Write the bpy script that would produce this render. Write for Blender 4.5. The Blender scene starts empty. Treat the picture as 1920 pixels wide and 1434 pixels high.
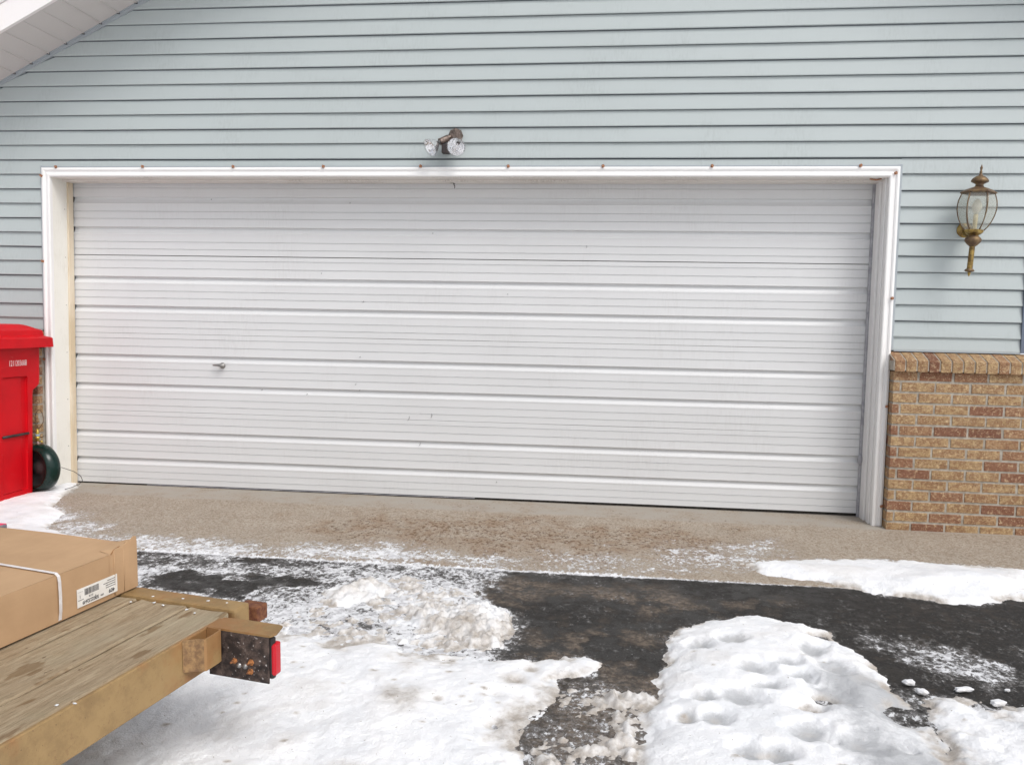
import bpy, bmesh, math, random
import numpy as np
from mathutils import Vector, Matrix
R = math.radians
random.seed(4)
S = bpy.context.scene
COL = S.collection

# ------------------------------------------------------------------ camera
cd = bpy.data.cameras.new('camera'); cam = bpy.data.objects.new('camera', cd); COL.objects.link(cam)
cr_ = Vector((0.991956, 0.124773, 0.021344)); 
yaw, pit, rol = -0.1236, -0.0715, 0.0214
fw = Vector((math.sin(yaw)*math.cos(pit), math.cos(yaw)*math.cos(pit), math.sin(pit)))
rt = Vector((math.cos(yaw), -math.sin(yaw), 0)); upv = rt.cross(fw)
rt2 = rt*math.cos(rol)+upv*math.sin(rol); up2 = -rt*math.sin(rol)+upv*math.cos(rol)
M = Matrix((rt2, up2, -fw)).transposed().to_4x4(); M.translation = Vector((1.1451, -5.442, 1.213))
cam.matrix_world = M
cd.sensor_fit = 'HORIZONTAL'; cd.sensor_width = 36; cd.lens = 36*1582.4/1920
cd.clip_end = 500; cd.clip_start = .05
S.camera = cam
S.render.resolution_x = 1024; S.render.resolution_y = 764

# ------------------------------------------------------------------ sky, sun, exposure
SUN_EL, SUN_AZ = R(50), R(138)      # azimuth clockwise from +y: low winter sun behind cloud, front right of the garage
w = bpy.data.worlds.new('World'); S.world = w; w.use_nodes = True
nt = w.node_tree; nt.nodes.clear()
sk = nt.nodes.new('ShaderNodeTexSky'); sk.sky_type = 'NISHITA'; sk.sun_disc = False
sk.sun_elevation = SUN_EL; sk.sun_rotation = SUN_AZ; sk.air_density = 1.0; sk.dust_density = 3.0
hs = nt.nodes.new('ShaderNodeHueSaturation'); hs.inputs['Saturation'].default_value = .30
bg = nt.nodes.new('ShaderNodeBackground'); bg.inputs['Strength'].default_value = .15
wo = nt.nodes.new('ShaderNodeOutputWorld')
nt.links.new(sk.outputs[0], hs.inputs['Color']); nt.links.new(hs.outputs[0], bg.inputs['Color']); nt.links.new(bg.outputs[0], wo.inputs['Surface'])
sl = bpy.data.lights.new('sun', 'SUN'); sl.energy = 1.3; sl.angle = R(24); sl.color = (1, .97, .94)
so = bpy.data.objects.new('sun', sl); COL.objects.link(so)
sd = Vector((math.sin(SUN_AZ)*math.cos(SUN_EL), math.cos(SUN_AZ)*math.cos(SUN_EL), math.sin(SUN_EL)))
so.rotation_euler = sd.to_track_quat('Z', 'Y').to_euler(); so.location = (6, -8, 9)
S.view_settings.view_transform = 'Standard'; S.view_settings.look = 'None'
S.view_settings.exposure = 0.12; S.view_settings.gamma = 1
S.render.engine = 'CYCLES'

# ------------------------------------------------------------------ helpers: meshes
class MB:
    def __init__(s): s.v = []; s.f = []; s.m = []; s.sm = []
    def add(s, vs, fs, mi=0, smooth=False):
        o = len(s.v); s.v += [tuple(p) for p in vs]
        for f in fs: s.f.append(tuple(o+i for i in f)); s.m.append(mi); s.sm.append(smooth)
    def box(s, x0, x1, y0, y1, z0, z1, mi=0, bev=0, M=None):
        bm = bmesh.new(); bmesh.ops.create_cube(bm, size=1)
        for v in bm.verts: v.co = Vector(((x0+x1)/2+v.co.x*(x1-x0), (y0+y1)/2+v.co.y*(y1-y0), (z0+z1)/2+v.co.z*(z1-z0)))
        if bev: bmesh.ops.bevel(bm, geom=bm.edges[:], offset=bev, segments=2, profile=.6, affect='EDGES')
        if M: bm.transform(M)
        s.bm(bm, mi)
    def bm(s, bm, mi=0, smooth=False):
        bm.verts.index_update()
        s.add([v.co.copy() for v in bm.verts], [[v.index for v in f.verts] for f in bm.faces], mi, smooth); bm.free()
    def lathe(s, prof, n=32, mi=0, M=None, smooth=True, a0=0, a1=2*math.pi):
        M = M or Matrix(); vs = []; full = abs(a1-a0-2*math.pi) < 1e-6
        k = n if full else n+1
        for r, z in prof:
            for i in range(k):
                a = a0+(a1-a0)*i/n; vs.append(M @ Vector((r*math.cos(a), r*math.sin(a), z)))
        fs = []
        for j in range(len(prof)-1):
            for i in range(n):
                i2 = (i+1) % k
                fs.append((j*k+i, j*k+i2, (j+1)*k+i2, (j+1)*k+i))
        s.add(vs, fs, mi, smooth)
    def tube(s, pts, r, n=8, mi=0, cap=True, smooth=True):
        pts = [Vector(p) for p in pts]; rs = r if isinstance(r, (list, tuple)) else [r]*len(pts)
        vs = []; fs = []; prev = None
        for i, p in enumerate(pts):
            d = (pts[min(i+1, len(pts)-1)]-pts[max(i-1, 0)]).normalized()
            if prev is None: u = d.orthogonal().normalized()
            else: u = (prev-d*prev.dot(d)).normalized()
            prev = u; w_ = d.cross(u)
            for k in range(n):
                a = 2*math.pi*k/n; vs.append(p+(u*math.cos(a)+w_*math.sin(a))*rs[i])
        for i in range(len(pts)-1):
            for k in range(n): fs.append((i*n+k, i*n+(k+1) % n, (i+1)*n+(k+1) % n, (i+1)*n+k))
        if cap: fs.append(tuple(range(n-1, -1, -1))); fs.append(tuple(range((len(pts)-1)*n, len(pts)*n)))
        s.add(vs, fs, mi, smooth)
    def extr(s, prof, a, b, axis='x', mi=0, n=1, cap=True, closed=True, smooth=False, fn=None):
        """profile points (p,q) swept along axis from a to b; x: (y,z); y: (x,z); z: (x,y)"""
        def P(t, p):
            v = {'x': (t, p[0], p[1]), 'y': (p[0], t, p[1]), 'z': (p[0], p[1], t)}[axis]
            return fn(Vector(v)) if fn else v
        k = len(prof); vs = []; fs = []
        for j in range(n+1):
            t = a+(b-a)*j/n; vs += [P(t, p) for p in prof]
        for j in range(n):
            for i in range(k if closed else k-1):
                i2 = (i+1) % k; fs.append((j*k+i, j*k+i2, (j+1)*k+i2, (j+1)*k+i))
        if cap and closed: fs.append(tuple(range(k-1, -1, -1))); fs.append(tuple(range(n*k, n*k+k)))
        s.add(vs, fs, mi, smooth)
    def build(s, name, mats, parent=None, loc=None):
        me = bpy.data.meshes.new(name); me.from_pydata(s.v, [], s.f)
        for m in (mats if isinstance(mats, (list, tuple)) else [mats]): me.materials.append(m)
        me.polygons.foreach_set('material_index', s.m); me.polygons.foreach_set('use_smooth', s.sm)
        me.validate(); me.update()
        bm = bmesh.new(); bm.from_mesh(me); bmesh.ops.recalc_face_normals(bm, faces=bm.faces[:]); bm.to_mesh(me); bm.free()
        o = bpy.data.objects.new(name, me); COL.objects.link(o)
        if parent: o.parent = parent
        if loc: o.location = loc
        return o
def thing(name, label, cat, loc=(0, 0, 0), group=None, M=None):
    o = bpy.data.objects.new(name, None); COL.objects.link(o); o.empty_display_size = .1
    if M is not None: o.matrix_world = M
    else: o.location = loc
    o['label'] = label; o['category'] = cat
    if group: o['group'] = group
    return o
def tag(o, label=None, cat=None, group=None, kind=None):
    for k, v in (('label', label), ('category', cat), ('group', group), ('kind', kind)):
        if v: o[k] = v
    return o
def text_into(mb, txt, size, M, mi=0, sx=1.0, depth=.0006, align='CENTER', bold=0):
    c = bpy.data.curves.new('t', 'FONT'); c.body = txt; c.size = size; c.align_x = align; c.align_y = 'CENTER'
    c.extrude = depth; c.offset = bold; c.space_character = 1.0; c.resolution_u = 3
    o = bpy.data.objects.new('t', c); COL.objects.link(o)
    dg = bpy.context.evaluated_depsgraph_get(); me = bpy.data.meshes.new_from_object(o.evaluated_get(dg))
    Sx = Matrix.Diagonal((sx, 1, 1, 1))
    mb.add([M @ Sx @ v.co for v in me.vertices], [list(p.vertices) for p in me.polygons], mi)
    bpy.data.objects.remove(o); bpy.data.curves.remove(c); bpy.data.meshes.remove(me)

# ------------------------------------------------------------------ helpers: materials
def lin(r, g, b):
    f = lambda c: c/12.92 if c <= .04045 else ((c+.055)/1.055)**2.4
    return (f(r/255), f(g/255), f(b/255), 1)
class Mat:
    def __init__(s, name, col=(.5, .5, .5, 1), rough=.6, metal=0, spec=.5):
        s.m = bpy.data.materials.new(name); s.m.use_nodes = True; s.n = s.m.node_tree
        s.b = s.n.nodes['Principled BSDF']; s.b.inputs['Base Color'].default_value = tuple(col[:3])+(1,)
        s.b.inputs['Roughness'].default_value = rough; s.b.inputs['Metallic'].default_value = metal
        s.b.inputs['Specular IOR Level'].default_value = spec
    def N(s, t, **kw):
        n = s.n.nodes.new(t)
        for k, v in kw.items():
            if k in n.inputs: n.inputs[k].default_value = v
            else: setattr(n, k, v)
        return n
    def L(s, a, b): s.n.links.new(a, b)
    def co(s, scale=(1, 1, 1), rot=(0, 0, 0), obj=True):
        t = s.N('ShaderNodeTexCoord'); mp = s.N('ShaderNodeMapping')
        mp.inputs['Scale'].default_value = scale; mp.inputs['Rotation'].default_value = rot
        s.L(t.outputs['Object'], mp.inputs[0]); return mp.outputs[0]
    def noise(s, scale, detail=4, rough=.6, co=None, dist=0):
        n = s.N('ShaderNodeTexNoise', Scale=scale, Detail=detail, Roughness=rough, Distortion=dist)
        s.L(co if co is not None else s.co(), n.inputs['Vector']); return n.outputs['Fac']
    def ramp(s, fac, stops):
        r = s.N('ShaderNodeValToRGB'); e = r.color_ramp.elements
        while len(e) < len(stops): e.new(.5)
        for i, (p, c) in enumerate(stops):
            e[i].position = p; e[i].color = c if isinstance(c, tuple) else (c, c, c, 1)
        s.L(fac, r.inputs[0]); return r.outputs[0]
    def mix(s, fac, a, b, mode='MIX'):
        m = s.N('ShaderNodeMix', data_type='RGBA', blend_type=mode, clamp_factor=True)
        for sock, v in ((m.inputs[0], fac), (m.inputs[6], a), (m.inputs[7], b)):
            if hasattr(v, 'links'): s.L(v, sock)
            else: sock.default_value = v
        return m.outputs[2]
    def math(s, op, a, b=None, c=None):
        m = s.N('ShaderNodeMath', operation=op)
        for i, v in enumerate((a, b, c)):
            if v is None: continue
            if hasattr(v, 'links'): s.L(v, m.inputs[i])
            else: m.inputs[i].default_value = v
        return m.outputs[0]
    def step(s, fac, lo, hi):
        m = s.N('ShaderNodeMapRange', interpolation_type='SMOOTHSTEP')
        for sock, v in ((m.inputs['Value'], fac), (m.inputs['From Min'], lo), (m.inputs['From Max'], hi)):
            if hasattr(v, 'links'): s.L(v, sock)
            else: sock.default_value = v
        return m.outputs[0]
    def attr(s, name):
        a = s.N('ShaderNodeAttribute', attribute_name=name); return a.outputs['Fac']
    def col(s, c): s.L(c, s.b.inputs['Base Color']); return s
    def rough(s, c): s.L(c, s.b.inputs['Roughness']); return s
    def bump(s, h, strength=.3, dist=.002):
        b = s.N('ShaderNodeBump', Strength=strength, Distance=dist); s.L(h, b.inputs['Height']); s.L(b.outputs[0], s.b.inputs['Normal']); return s

def mottled(name, a, b, scale=3, rough=.6, bscale=200, bs=.15, bd=.001, metal=0, co=(1, 1, 1), detail=5, lo=.35, hi=.65, spec=.5):
    m = Mat(name, a, rough, metal, spec); c = m.co(co)
    f = m.noise(scale, detail, .65, c)
    m.col(m.mix(m.step(f, lo, hi), a, b))
    if bs: m.bump(m.noise(bscale, 3, .6, c), bs, bd)
    return m
def painted(name, base, dirt, amt=.5, rough=.5, scale=2.5):
    """paint or vinyl with faint blotches and grime streaks"""
    m = Mat(name, base, rough)
    f = m.noise(scale, 6, .6); g = m.noise(90, 3, .6, m.co((1, 1, .15)))
    k = m.math('MULTIPLY', m.step(f, .42, .75), m.math('MULTIPLY', m.step(g, .35, .8), amt))
    v = m.noise(.7, 2, .5)
    c = m.mix(k, base, dirt); c = m.mix(m.step(v, .3, .7), c, m.mix(.06, c, dirt))
    m.col(c); m.bump(m.noise(260, 2, .5), .06, .001); return m

SIDING = painted('siding_vinyl', lin(175, 183, 183), lin(134, 138, 137), .34, .55)
WHITE = painted('white_trim_paint', (.84, .83, .82, 1), (.5, .46, .42, 1), .14, .42)
JAMB = painted('jamb_paint', (.84, .82, .76, 1), (.45, .40, .30, 1), .38, .5, 5)
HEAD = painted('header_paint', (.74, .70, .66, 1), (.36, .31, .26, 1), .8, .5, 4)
TANWOOD = mottled('bare_stop_wood', lin(224, 211, 190), lin(205, 186, 156), 8, .7, co=(1, 1, .2))
DOOR = painted('door_enamel', (.67, .675, .68, 1), (.42, .40, .38, 1), .22, .38)
GREYSEAL = mottled('grey_weather_seal', lin(176, 176, 180), lin(150, 150, 156), 20, .8)
BLACKRUB = mottled('black_rubber', (.014, .013, .012, 1), (.04, .035, .03, 1), 30, .85)
SOFFIT = painted('soffit_vinyl', (.60, .57, .55, 1), (.42, .38, .36, 1), .2, .5)
ROOFM = mottled('roof_shingle', (.10, .09, .085, 1), (.16, .15, .14, 1), 40, .95, 120, .6, .004)
RUST = mottled('rusty_clip', lin(184, 140, 108), lin(150, 92, 62), 120, .85)
CHROME = Mat('grey_cast_metal', (.32, .31, .30), .42, .85).m
RED = Mat('red_bin_plastic', (.62, .004, .012), .5, 0, .18); 
f_ = RED.noise(3, 5, .6); sc_ = RED.noise(30, 6, .75, RED.co((1, .3, 1))); RED.col(RED.mix(RED.step(f_, .35, .75), (.60, .002, .008, 1), (.46, .003, .008, 1))); RED.col(RED.mix(RED.math('MULTIPLY', RED.step(sc_, .62, .72), .22), RED.mix(RED.step(f_, .35, .75), (.60, .002, .008, 1), (.46, .003, .008, 1)), (.55, .25, .22, 1))); RED.bump(RED.noise(350, 2, .5), .12, .0008)
WHITEINK = mottled('white_print', (.78, .72, .72, 1), (.62, .45, .45, 1), 60, .6)
BLACKM = mottled('black_plastic', (.012, .010, .010, 1), (.03, .025, .025, 1), 12, .5)
DGREEN = mottled('dark_green_enamel', (.002, .018, .014, 1), (.003, .020, .016, 1), 20, .22, 300, .05, spec=.35)
BRASS = mottled('tarnished_brass', (.42, .29, .09, 1), (.15, .095, .04, 1), 30, .38, metal=.8)
BRASSD = mottled('brown_patina_metal', (.12, .075, .05, 1), (.22, .145, .07, 1), 38, .55, metal=.45)
BRONZE = mottled('bronze_socket', (.26, .20, .17, 1), (.09, .07, .06, 1), 40, .45, metal=.6)
DARKPL = mottled('dark_brown_plastic', (.022, .015, .015, 1), (.05, .035, .032, 1), 30, .5)
for q in (SIDING, WHITE, JAMB, HEAD, TANWOOD, DOOR, GREYSEAL, BLACKRUB, SOFFIT, ROOFM, RUST, RED, WHITEINK, BLACKM, DGREEN, BRASS, BRASSD, BRONZE, DARKPL): pass
def glass(name, col=(.93, .95, .94), rough=.06, mixf=.55, tint=(.9, .92, .9)):
    m = bpy.data.materials.new(name); m.use_nodes = True; t = m.node_tree; t.nodes.clear()
    o = t.nodes.new('ShaderNodeOutputMaterial'); tr = t.nodes.new('ShaderNodeBsdfTransparent'); tr.inputs[0].default_value = tint+(1,)
    p = t.nodes.new('ShaderNodeBsdfPrincipled'); p.inputs['Base Color'].default_value = col+(1,); p.inputs['Roughness'].default_value = rough
    p.inputs['Specular IOR Level'].default_value = .9
    n = t.nodes.new('ShaderNodeTexNoise'); n.inputs['Scale'].default_value = 7; n.inputs['Detail'].default_value = 2
    r = t.nodes.new('ShaderNodeMapRange'); r.inputs['To Min'].default_value = mixf-.06; r.inputs['To Max'].default_value = mixf+.06
    mx = t.nodes.new('ShaderNodeMixShader')
    t.links.new(n.outputs[0], r.inputs[0]); t.links.new(r.outputs[0], mx.inputs[0]); t.links.new(tr.outputs[0], mx.inputs[1]); t.links.new(p.outputs[0], mx.inputs[2]); t.links.new(mx.outputs[0], o.inputs[0])
    return m
LGLASS = glass('dusty_lantern_glass', (.62, .60, .54), .08, .27)
BGLASS = glass('clear_bulb_glass', (.7, .7, .72), .03, .10, (.97, .97, .97))
MIRROR = Mat('bulb_reflector', (.92, .92, .93), .06, 1.0); MIRROR.bump(MIRROR.noise(38, 1, .5), .8, .010); MIRROR = MIRROR.m

def brick_mat():
    m = Mat('tan_brick', (.4, .28, .15), .85)
    g = m.N('ShaderNodeNewGeometry'); r = g.outputs['Random Per Island']
    base = m.ramp(r, [(0, lin(179, 151, 112)), (.25, lin(171, 141, 102)), (.5, lin(184, 155, 114)), (.72, lin(169, 136, 100)), (.84, lin(156, 118, 90)), (.92, lin(138, 96, 74)), (1, lin(116, 78, 62))])
    c = m.co((1, 1, 1.3)); c2 = m.co((1, 1, 1), (.3, 0, .4))
    n1 = m.noise(26, 6, .8, c); n2 = m.noise(52, 6, .8, c2); n3 = m.noise(88, 4, .75, c); n5 = m.noise(130, 4, .7, c)
    col = m.mix(m.step(n1, .45, .54), base, m.mix(.55, base, lin(122, 78, 54)))
    col = m.mix(m.step(n2, .53, .62), col, m.mix(.6, col, lin(224, 198, 158)))
    col = m.mix(m.step(n3, .55, .64), col, m.mix(.6, col, lin(96, 60, 44)))
    col = m.mix(m.step(n5, .60, .66), col, m.mix(.7, col, lin(240, 220, 186)))
    m.rough(m.mix(0, (.9,.9,.9,1), (.9,.9,.9,1))); m.col(col); m.bump(m.noise(48, 6, .8, c), 1.0, .009); return m
BRICK = brick_mat()
MORTAR = mottled('grey_mortar', lin(176, 168, 156), lin(148, 140, 128), 30, .95, 200, .5, .002)

# slope of driveway and apron: falls away from the door, and a little to the left
SY, SX = .035, .0043
def gz(x, y): return SY*min(y, 0)+SX*(x-2.743)

# ------------------------------------------------------------------ the house (garage front)
house = thing('house', 'pale blue grey vinyl sided garage front with tan brick base and wide white door', 'house', (0, 0, 0))
WZ = 2.2538; K = .0982                   # z of the lap line just over the trim, lap height
O = 2.743; TW = .06; H = 2.196           # opening half width, trim width, top of trim
XC = 3.56; XL = -4.6                     # house corners
def rake(x): return 2.762+.498*(x+3.12) if x < 1.2 else 2.762+.498*4.32-.498*(x-1.2)
# siding: one lap after another, clipped by trim, corner and rake
mb = MB()
def lap(z0, x0, x1, deep, cutL=False, cutR=False):
    """one 4 inch course: face leans out to its butt, butt turns under, dark crevice behind"""
    b = .016; cre = .0105 if deep else .0068
    zt = z0+K
    # butt line slightly uneven like real vinyl
    n = 28
    vs = []; fs = []
    for j in range(n+1):
        x = x0+(x1-x0)*j/n
        wob = .0009*math.sin(x*2.1+z0*9)+.0006*math.sin(x*5.7+z0*23)
        top = min(zt, rake(x)-.004)
        if top < z0: top = z0+.0005
        fr = (top-z0)/K
        vs += [(x, .004, z0+cre), (x, -b+.003+wob, z0+cre*.95), (x, -b+wob, z0+cre*.7), (x, -b+wob, z0+wob+.001), (x, -b-.001+wob, z0+.006), (x, -b+(b-.002)*fr, top), (x, .012, top)]
    # order: crevice back, underside lip, butt bottom, face, top
    vs2 = []
    for j in range(n+1):
        o = j*7; a = vs[o:o+7]
        vs2 += [(a[0][0], .010, z0), (a[1][0], -.004, z0+.001+(0.000 if deep else 0)), a[3], a[4], a[5], a[6]]
    k = 6
    for j in range(n):
        for i in range(k-1): fs.append((j*k+i, (j+1)*k+i, (j+1)*k+i+1, j*k+i+1))
    mb.add(vs2, fs, 0)
def shade_strip(z0, x0, x1, deep):  # dark strip colouring in the shadow line under each butt
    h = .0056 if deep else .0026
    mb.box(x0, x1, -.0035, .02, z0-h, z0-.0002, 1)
for i in range(-13, 26):
    z0 = WZ+K*i
    if i < -11 and z0 < 1.09:
        z0 = 1.092; 
        if i < -12: continue
    deep = i % 2 == 0
    segs = []
    if z0+K < H+.012 or (z0 < H+.012):
        segs = [(XL, -O-TW-.012), (O+TW+.012, XC-.008)]
    else: segs = [(XL, XC-.008)]
    for x0, x1 in segs:
        # clip by rake: find where rake(x) > z0
        if z0 > 2.0:
            while x0 < x1 and rake(x0) < z0+.01: x0 += .01
            while x1 > x0 and rake(x1) < z0+.01: x1 -= .01
        if x1-x0 < .05: continue
        if i == -1 and len(segs) == 2: pass
        lap(z0, x0, x1, deep)
        if z0 > 1.1: shade_strip(z0, x0, x1, deep)
# partial course directly over the trim
LAP_SHADE = mottled('siding_lap_shade', lin(96, 102, 108), lin(80, 86, 92), 8, .9)  # darker grey standing for the shade under the laps
mb.extr([(-.0100, H+.012), (-.006, WZ-.0086), (.012, WZ-.0086), (.012, H+.012)], -O-TW-.012, O+TW+.012, mi=0)
# backing wall so nothing shows through
mb.add([(XL, .02, 0), (-O-.05, .02, 0), (-O-.05, .02, rake(-O-.05)), (XL, .02, rake(XL))], [(0, 1, 2, 3)], 0)
mb.add([(O+.05, .02, 0), (XC, .02, 0), (XC, .02, rake(XC)), (O+.05, .02, rake(O+.05))], [(0, 1, 2, 3)], 0)
mb.add([(-O-.05, .02, H-.02), (O+.05, .02, H-.02), (O+.05, .02, rake(O+.05)), (1.2, .02, rake(1.2)), (-O-.05, .02, rake(-O-.05))], [(0, 1, 2, 3, 4)], 0)
# side walls and back, plain
mb.add([(XC, .02, 0), (XC, 7, 0), (XC, 7, rake(XC)), (XC, .02, rake(XC))], [(0, 1, 2, 3)], 0)
mb.add([(XL, .02, 0), (XL, 7, 0), (XL, 7, rake(XL)), (XL, .02, rake(XL))], [(0, 1, 2, 3)], 0)
mb.build('siding', [SIDING.m, LAP_SHADE.m], house)
# J channels round the trim and corner post
mb = MB()
JC = painted('siding_channel', lin(160, 167, 172), lin(130, 136, 140), .3, .5)
for sx in (-1, 1):
    a, b = sorted((sx*(O+TW+.001), sx*(O+TW+.017)))
    mb.box(a, b, -.017, .012, 1.09, H+.016, 0, .0015)
mb.box(-O-TW-.017, O+TW+.017, -.0165, .012, H+.0015, H+.0125, 0, .0015)
mb.box(O+TW+.02, XC-.008, -.018, .01, 1.084, 1.0925, 0, .001); mb.box(XL, -O-TW-.02, -.018, .01, 1.084, 1.0925, 0, .001)
mb.build('siding_channel', JC.m, house)
mb = MB(); mb.box(XC-.010, XC+.03, -.022, .06, 1.09, rake(XC), 0, .003)
CP = painted('corner_post_vinyl', lin(98, 108, 124), lin(76, 84, 98), .3, .5)
mb.build('corner_post', CP.m, house)

# brickmould trim (thing > door_frame > moulding pieces stay in one mesh), jambs, header
mb = MB()
prof = [(0, -.002), (0, -.030), (.012, -.034), (.020, -.031), (.024, -.026), (.034, -.026), (.040, -.031), (.052, -.033), (.058, -.030), (.060, -.024), (.060, -.002)]  # (inset from outer edge, y)
def ring(u, y, ext=0):   # u inward from the outer edge
    return [(-O-TW+u, y, gz(-O, 0)-.004), (-O-TW+u, y, H-u), (O+TW-u, y, H-u), (O+TW-u, y, gz(O, 0)-.004)]
ps = [ring(u, y) for u, y in prof]
vs = [p for r in ps for p in r]; fs = []
for j in range(len(ps)-1):
    for i in range(3): fs.append((j*4+i, j*4+i+1, (j+1)*4+i+1, (j+1)*4+i))
mb.add(vs, fs, 0)
frame = mb.build('door_frame', WHITE.m, house)
# jamb reveals: brickmould back edge to stop
mb = MB()
mb.box(-O-.03, -O-.0005, -.024, .206, gz(-O, 0)-.01, H-TW+.02, 0)
mb.build('left_jamb' if False else 'jamb', JAMB.m, frame)
mb = MB()
mb.box(O+.0005, O+.03, -.024, .206, gz(O, 0)-.006, H-TW+.02, 0)
mb.box(O-.008, O+.0003, .02, .075, gz(O, 0)-.002, H-TW-.001, 0, .002)
mb.box(O-.014, O+.0002, .110, .195, gz(O, 0)-.002, H-TW-.001, 0, .002)
mb.build('jamb', WHITE.m, frame)
mb = MB()   # header underside with a shallow stop and the split in the board
mb.box(-O-.0003, O+.0003, -.024, .206, H-TW, H-TW+.03, 0)
mb.box(-O, O, .10, .2055, H-TW-.009, H-TW-.0002, 0, .002)
mb.box(-O, O, -.0235, .01, H-TW-.004, H-TW-.0001, 0, .001)
xs = [(.01, .135), (.018, .15), (.022, .165), (.030, .178), (.027, .19), (.031, .204)]
for a, b in zip(xs, xs[1:]):
    mb.add([(a[0]-.003, a[1], H-TW-.0096), (a[0]+.004, a[1], H-TW-.0096), (b[0]+.004, b[1], H-TW-.0096), (b[0]-.003, b[1], H-TW-.0096)], [(0, 1, 2, 3)], 1)
mb.tube([(.028, .16, H-TW-.010), (.031, .165, H-TW-.022), (.036, .168, H-TW-.030), (.034, .17, H-TW-.045)], [.003, .0035, .003, .002], 5, 1)
mb.tube([(O-.10, .02, H-TW-.006), (O-.06, .03, H-TW-.010), (O-.03, .02, H-TW-.004)], .005, 5, 2)
mb.build('header', [HEAD.m, BLACKRUB.m, RUST.m], frame)
mb = MB(); mb.box(-O, -O+.011, .150, .2058, gz(-O, 0)-.006, H-TW-.0095, 0, .002); mb.build('door_stop', TANWOOD.m, frame)
mb = MB()
ys = .2035
mb.box(O-.028, O-.0005, .198, .216, gz(O, 0), H-TW-.0095, 0, .003)
bm = bmesh.new(); bmesh.ops.create_uvsphere(bm, u_segments=12, v_segments=8, radius=1); bm.transform(Matrix.Translation((O-.026, .192, .375)) @ Matrix.Diagonal((.016, .012, .035, 1))); mb.bm(bm, 0, True)
mb.build('weather_strip', GREYSEAL.m, frame)
# nail heads on jamb
for k in range(6):
    mb = MB(); mb.lathe([(0, -.001), (.0026, -.001), (.0026, .001), (0, .001)], 8, 0, Matrix.Translation((-O+.0002, .125, .26+k*.335)) @ Matrix.Rotation(R(90), 4, 'Y'))
    mb.build('nail_head', BLACKRUB.m, frame)

# garage door: four ribbed sections
YD = .2165
gd = MB()
door = bpy.data.objects.new('garage_door', None); COL.objects.link(door); door.parent = house; door.empty_display_size = .1
ZJ = [.004, .527, 1.080, 1.629, 2.19]
def dshear(v): return Vector((v.x, v.y, v.z+.0060*v.x*max(0, 1-v.z/1.62)))
GROOVE = mottled('door_groove_shadow_line', (.33, .33, .34, 1), (.25, .25, .26, 1), 10, .7)
MARK = mottled('door_scratch', (.12, .12, .13, 1), (.2, .2, .2, 1), 50, .7)
def section(zb, zt, extra=None, gap=.0012):
    m = MB(); h = zt-zb
    def t(fr): return zt-fr*h        # fr measured from top
    P = [(YD+.006, t(0)-gap), (YD+.001, t(0)-gap), (YD, t(0)-gap-.0015)]
    def thin(fr):
        z = t(fr); return [(YD, z+.0030), (YD+.0046, z+.0012), (YD+.0046, z-.0002), (YD-.0008, z-.0016), (YD-.0008, z-.0045), (YD, z-.007)]
    def thick(fr):
        z = t(fr); return [(YD-.0015, z+.014), (YD-.0025, z+.004), (YD-.0005, z+.0008), (YD+.015, z-.0005), (YD+.0165, z-.008), (YD+.0140, z-.019), (YD+.0060, z-.034), (YD-.0016, z-.043), (YD-.0018, z-.048), (YD, z-.058)]
    for fn, fr in ((thin, .066), (thin, .167), (thick, .276), (thin, .455), (thin, .545), (thick, .650), (thin, .833), (thin, .924)): P += fn(fr)
    P += [(YD, t(1)+.0015), (YD+.001, t(1)+.0002), (YD+.03, t(1)+.0002), (YD+.03, t(0)-gap)]
    def fn(v):
        v = dshear(v)
        v.y += .0016*math.sin(v.x*1.7+zb*4)*math.sin(v.x*.9+v.z*2)+.0009*math.sin(v.x*6.1+v.z*7)
        return v
    m.extr(P, -O+.003, O-.022, 'x', 0, 90, fn=fn)
    for (x, z, L, a) in extra or ():
        d = Vector((math.cos(a), 0, math.sin(a)))*L/2; c = Vector((x, YD-.0035, z)); nn = Vector((-d.z, 0, d.x)).normalized()
        pts = [c-d+nn*.002, c-d*.3-nn*.003, c+d*.3-nn*.003, c+d+nn*.003]
        m.tube(pts, [.0008, .0016, .0016, .0006], 5, 1)
    o = m.build('door_section', [DOOR.m, MARK.m], door)
    return o
from_marks = [[(-.19, .36, .03, 1.3), (-1.0, .62+.06, .012, 1), (.35, .12, .01, 1)],
              [(-.27, .5+.035, .035, 1.2), (-.11, .56, .03, 1.4), (-1.33, .70, .014, .8), (-.62, .72, .008, .5), (-.62, .95, .012, .5), (-.65, .76, .01, .5)],
              [(-.6, 1.33, .014, .9), (-.9, 1.52, .006, .5), (.4, 1.4, .006, .5)],
              [(.92, 1.72, .016, 1.5), (-.7, 2.0, .01, .6), (-1.7, 2.02, .008, 1.1), (-.12, 1.80, .008, 1.1)]]
for k in range(4): section(ZJ[k], ZJ[k+1]-.0004, from_marks[k], .0042 if k == 2 else .0012)
mb = MB(); mb.box(-O, O, .245, .25, -.03, 2.19, 0); mb.build('gap_shade_sheet', BLACKRUB.m, door)  # black sheet behind the sections, paints the shade in the joints
mb = MB()
def under(v): return dshear(v)
mb.extr([(YD+.012, -.020), (YD+.012, .0037), (YD+.028, .0037), (YD+.028, -.020)], -O+.004, O-.02, 'x', 0, 30, fn=under)
mb.build('bottom_seal', BLACKRUB.m, door)
mb = MB()  # aluminium retainer left part
mb.extr([(YD-.002, -.0035), (YD-.002, -.0010), (YD+.011, -.0010), (YD+.011, -.0035)], -2.2, .2, 'x', 0, 20, fn=under)
mb.build('seal_retainer', GREYSEAL.m, door)
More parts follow.
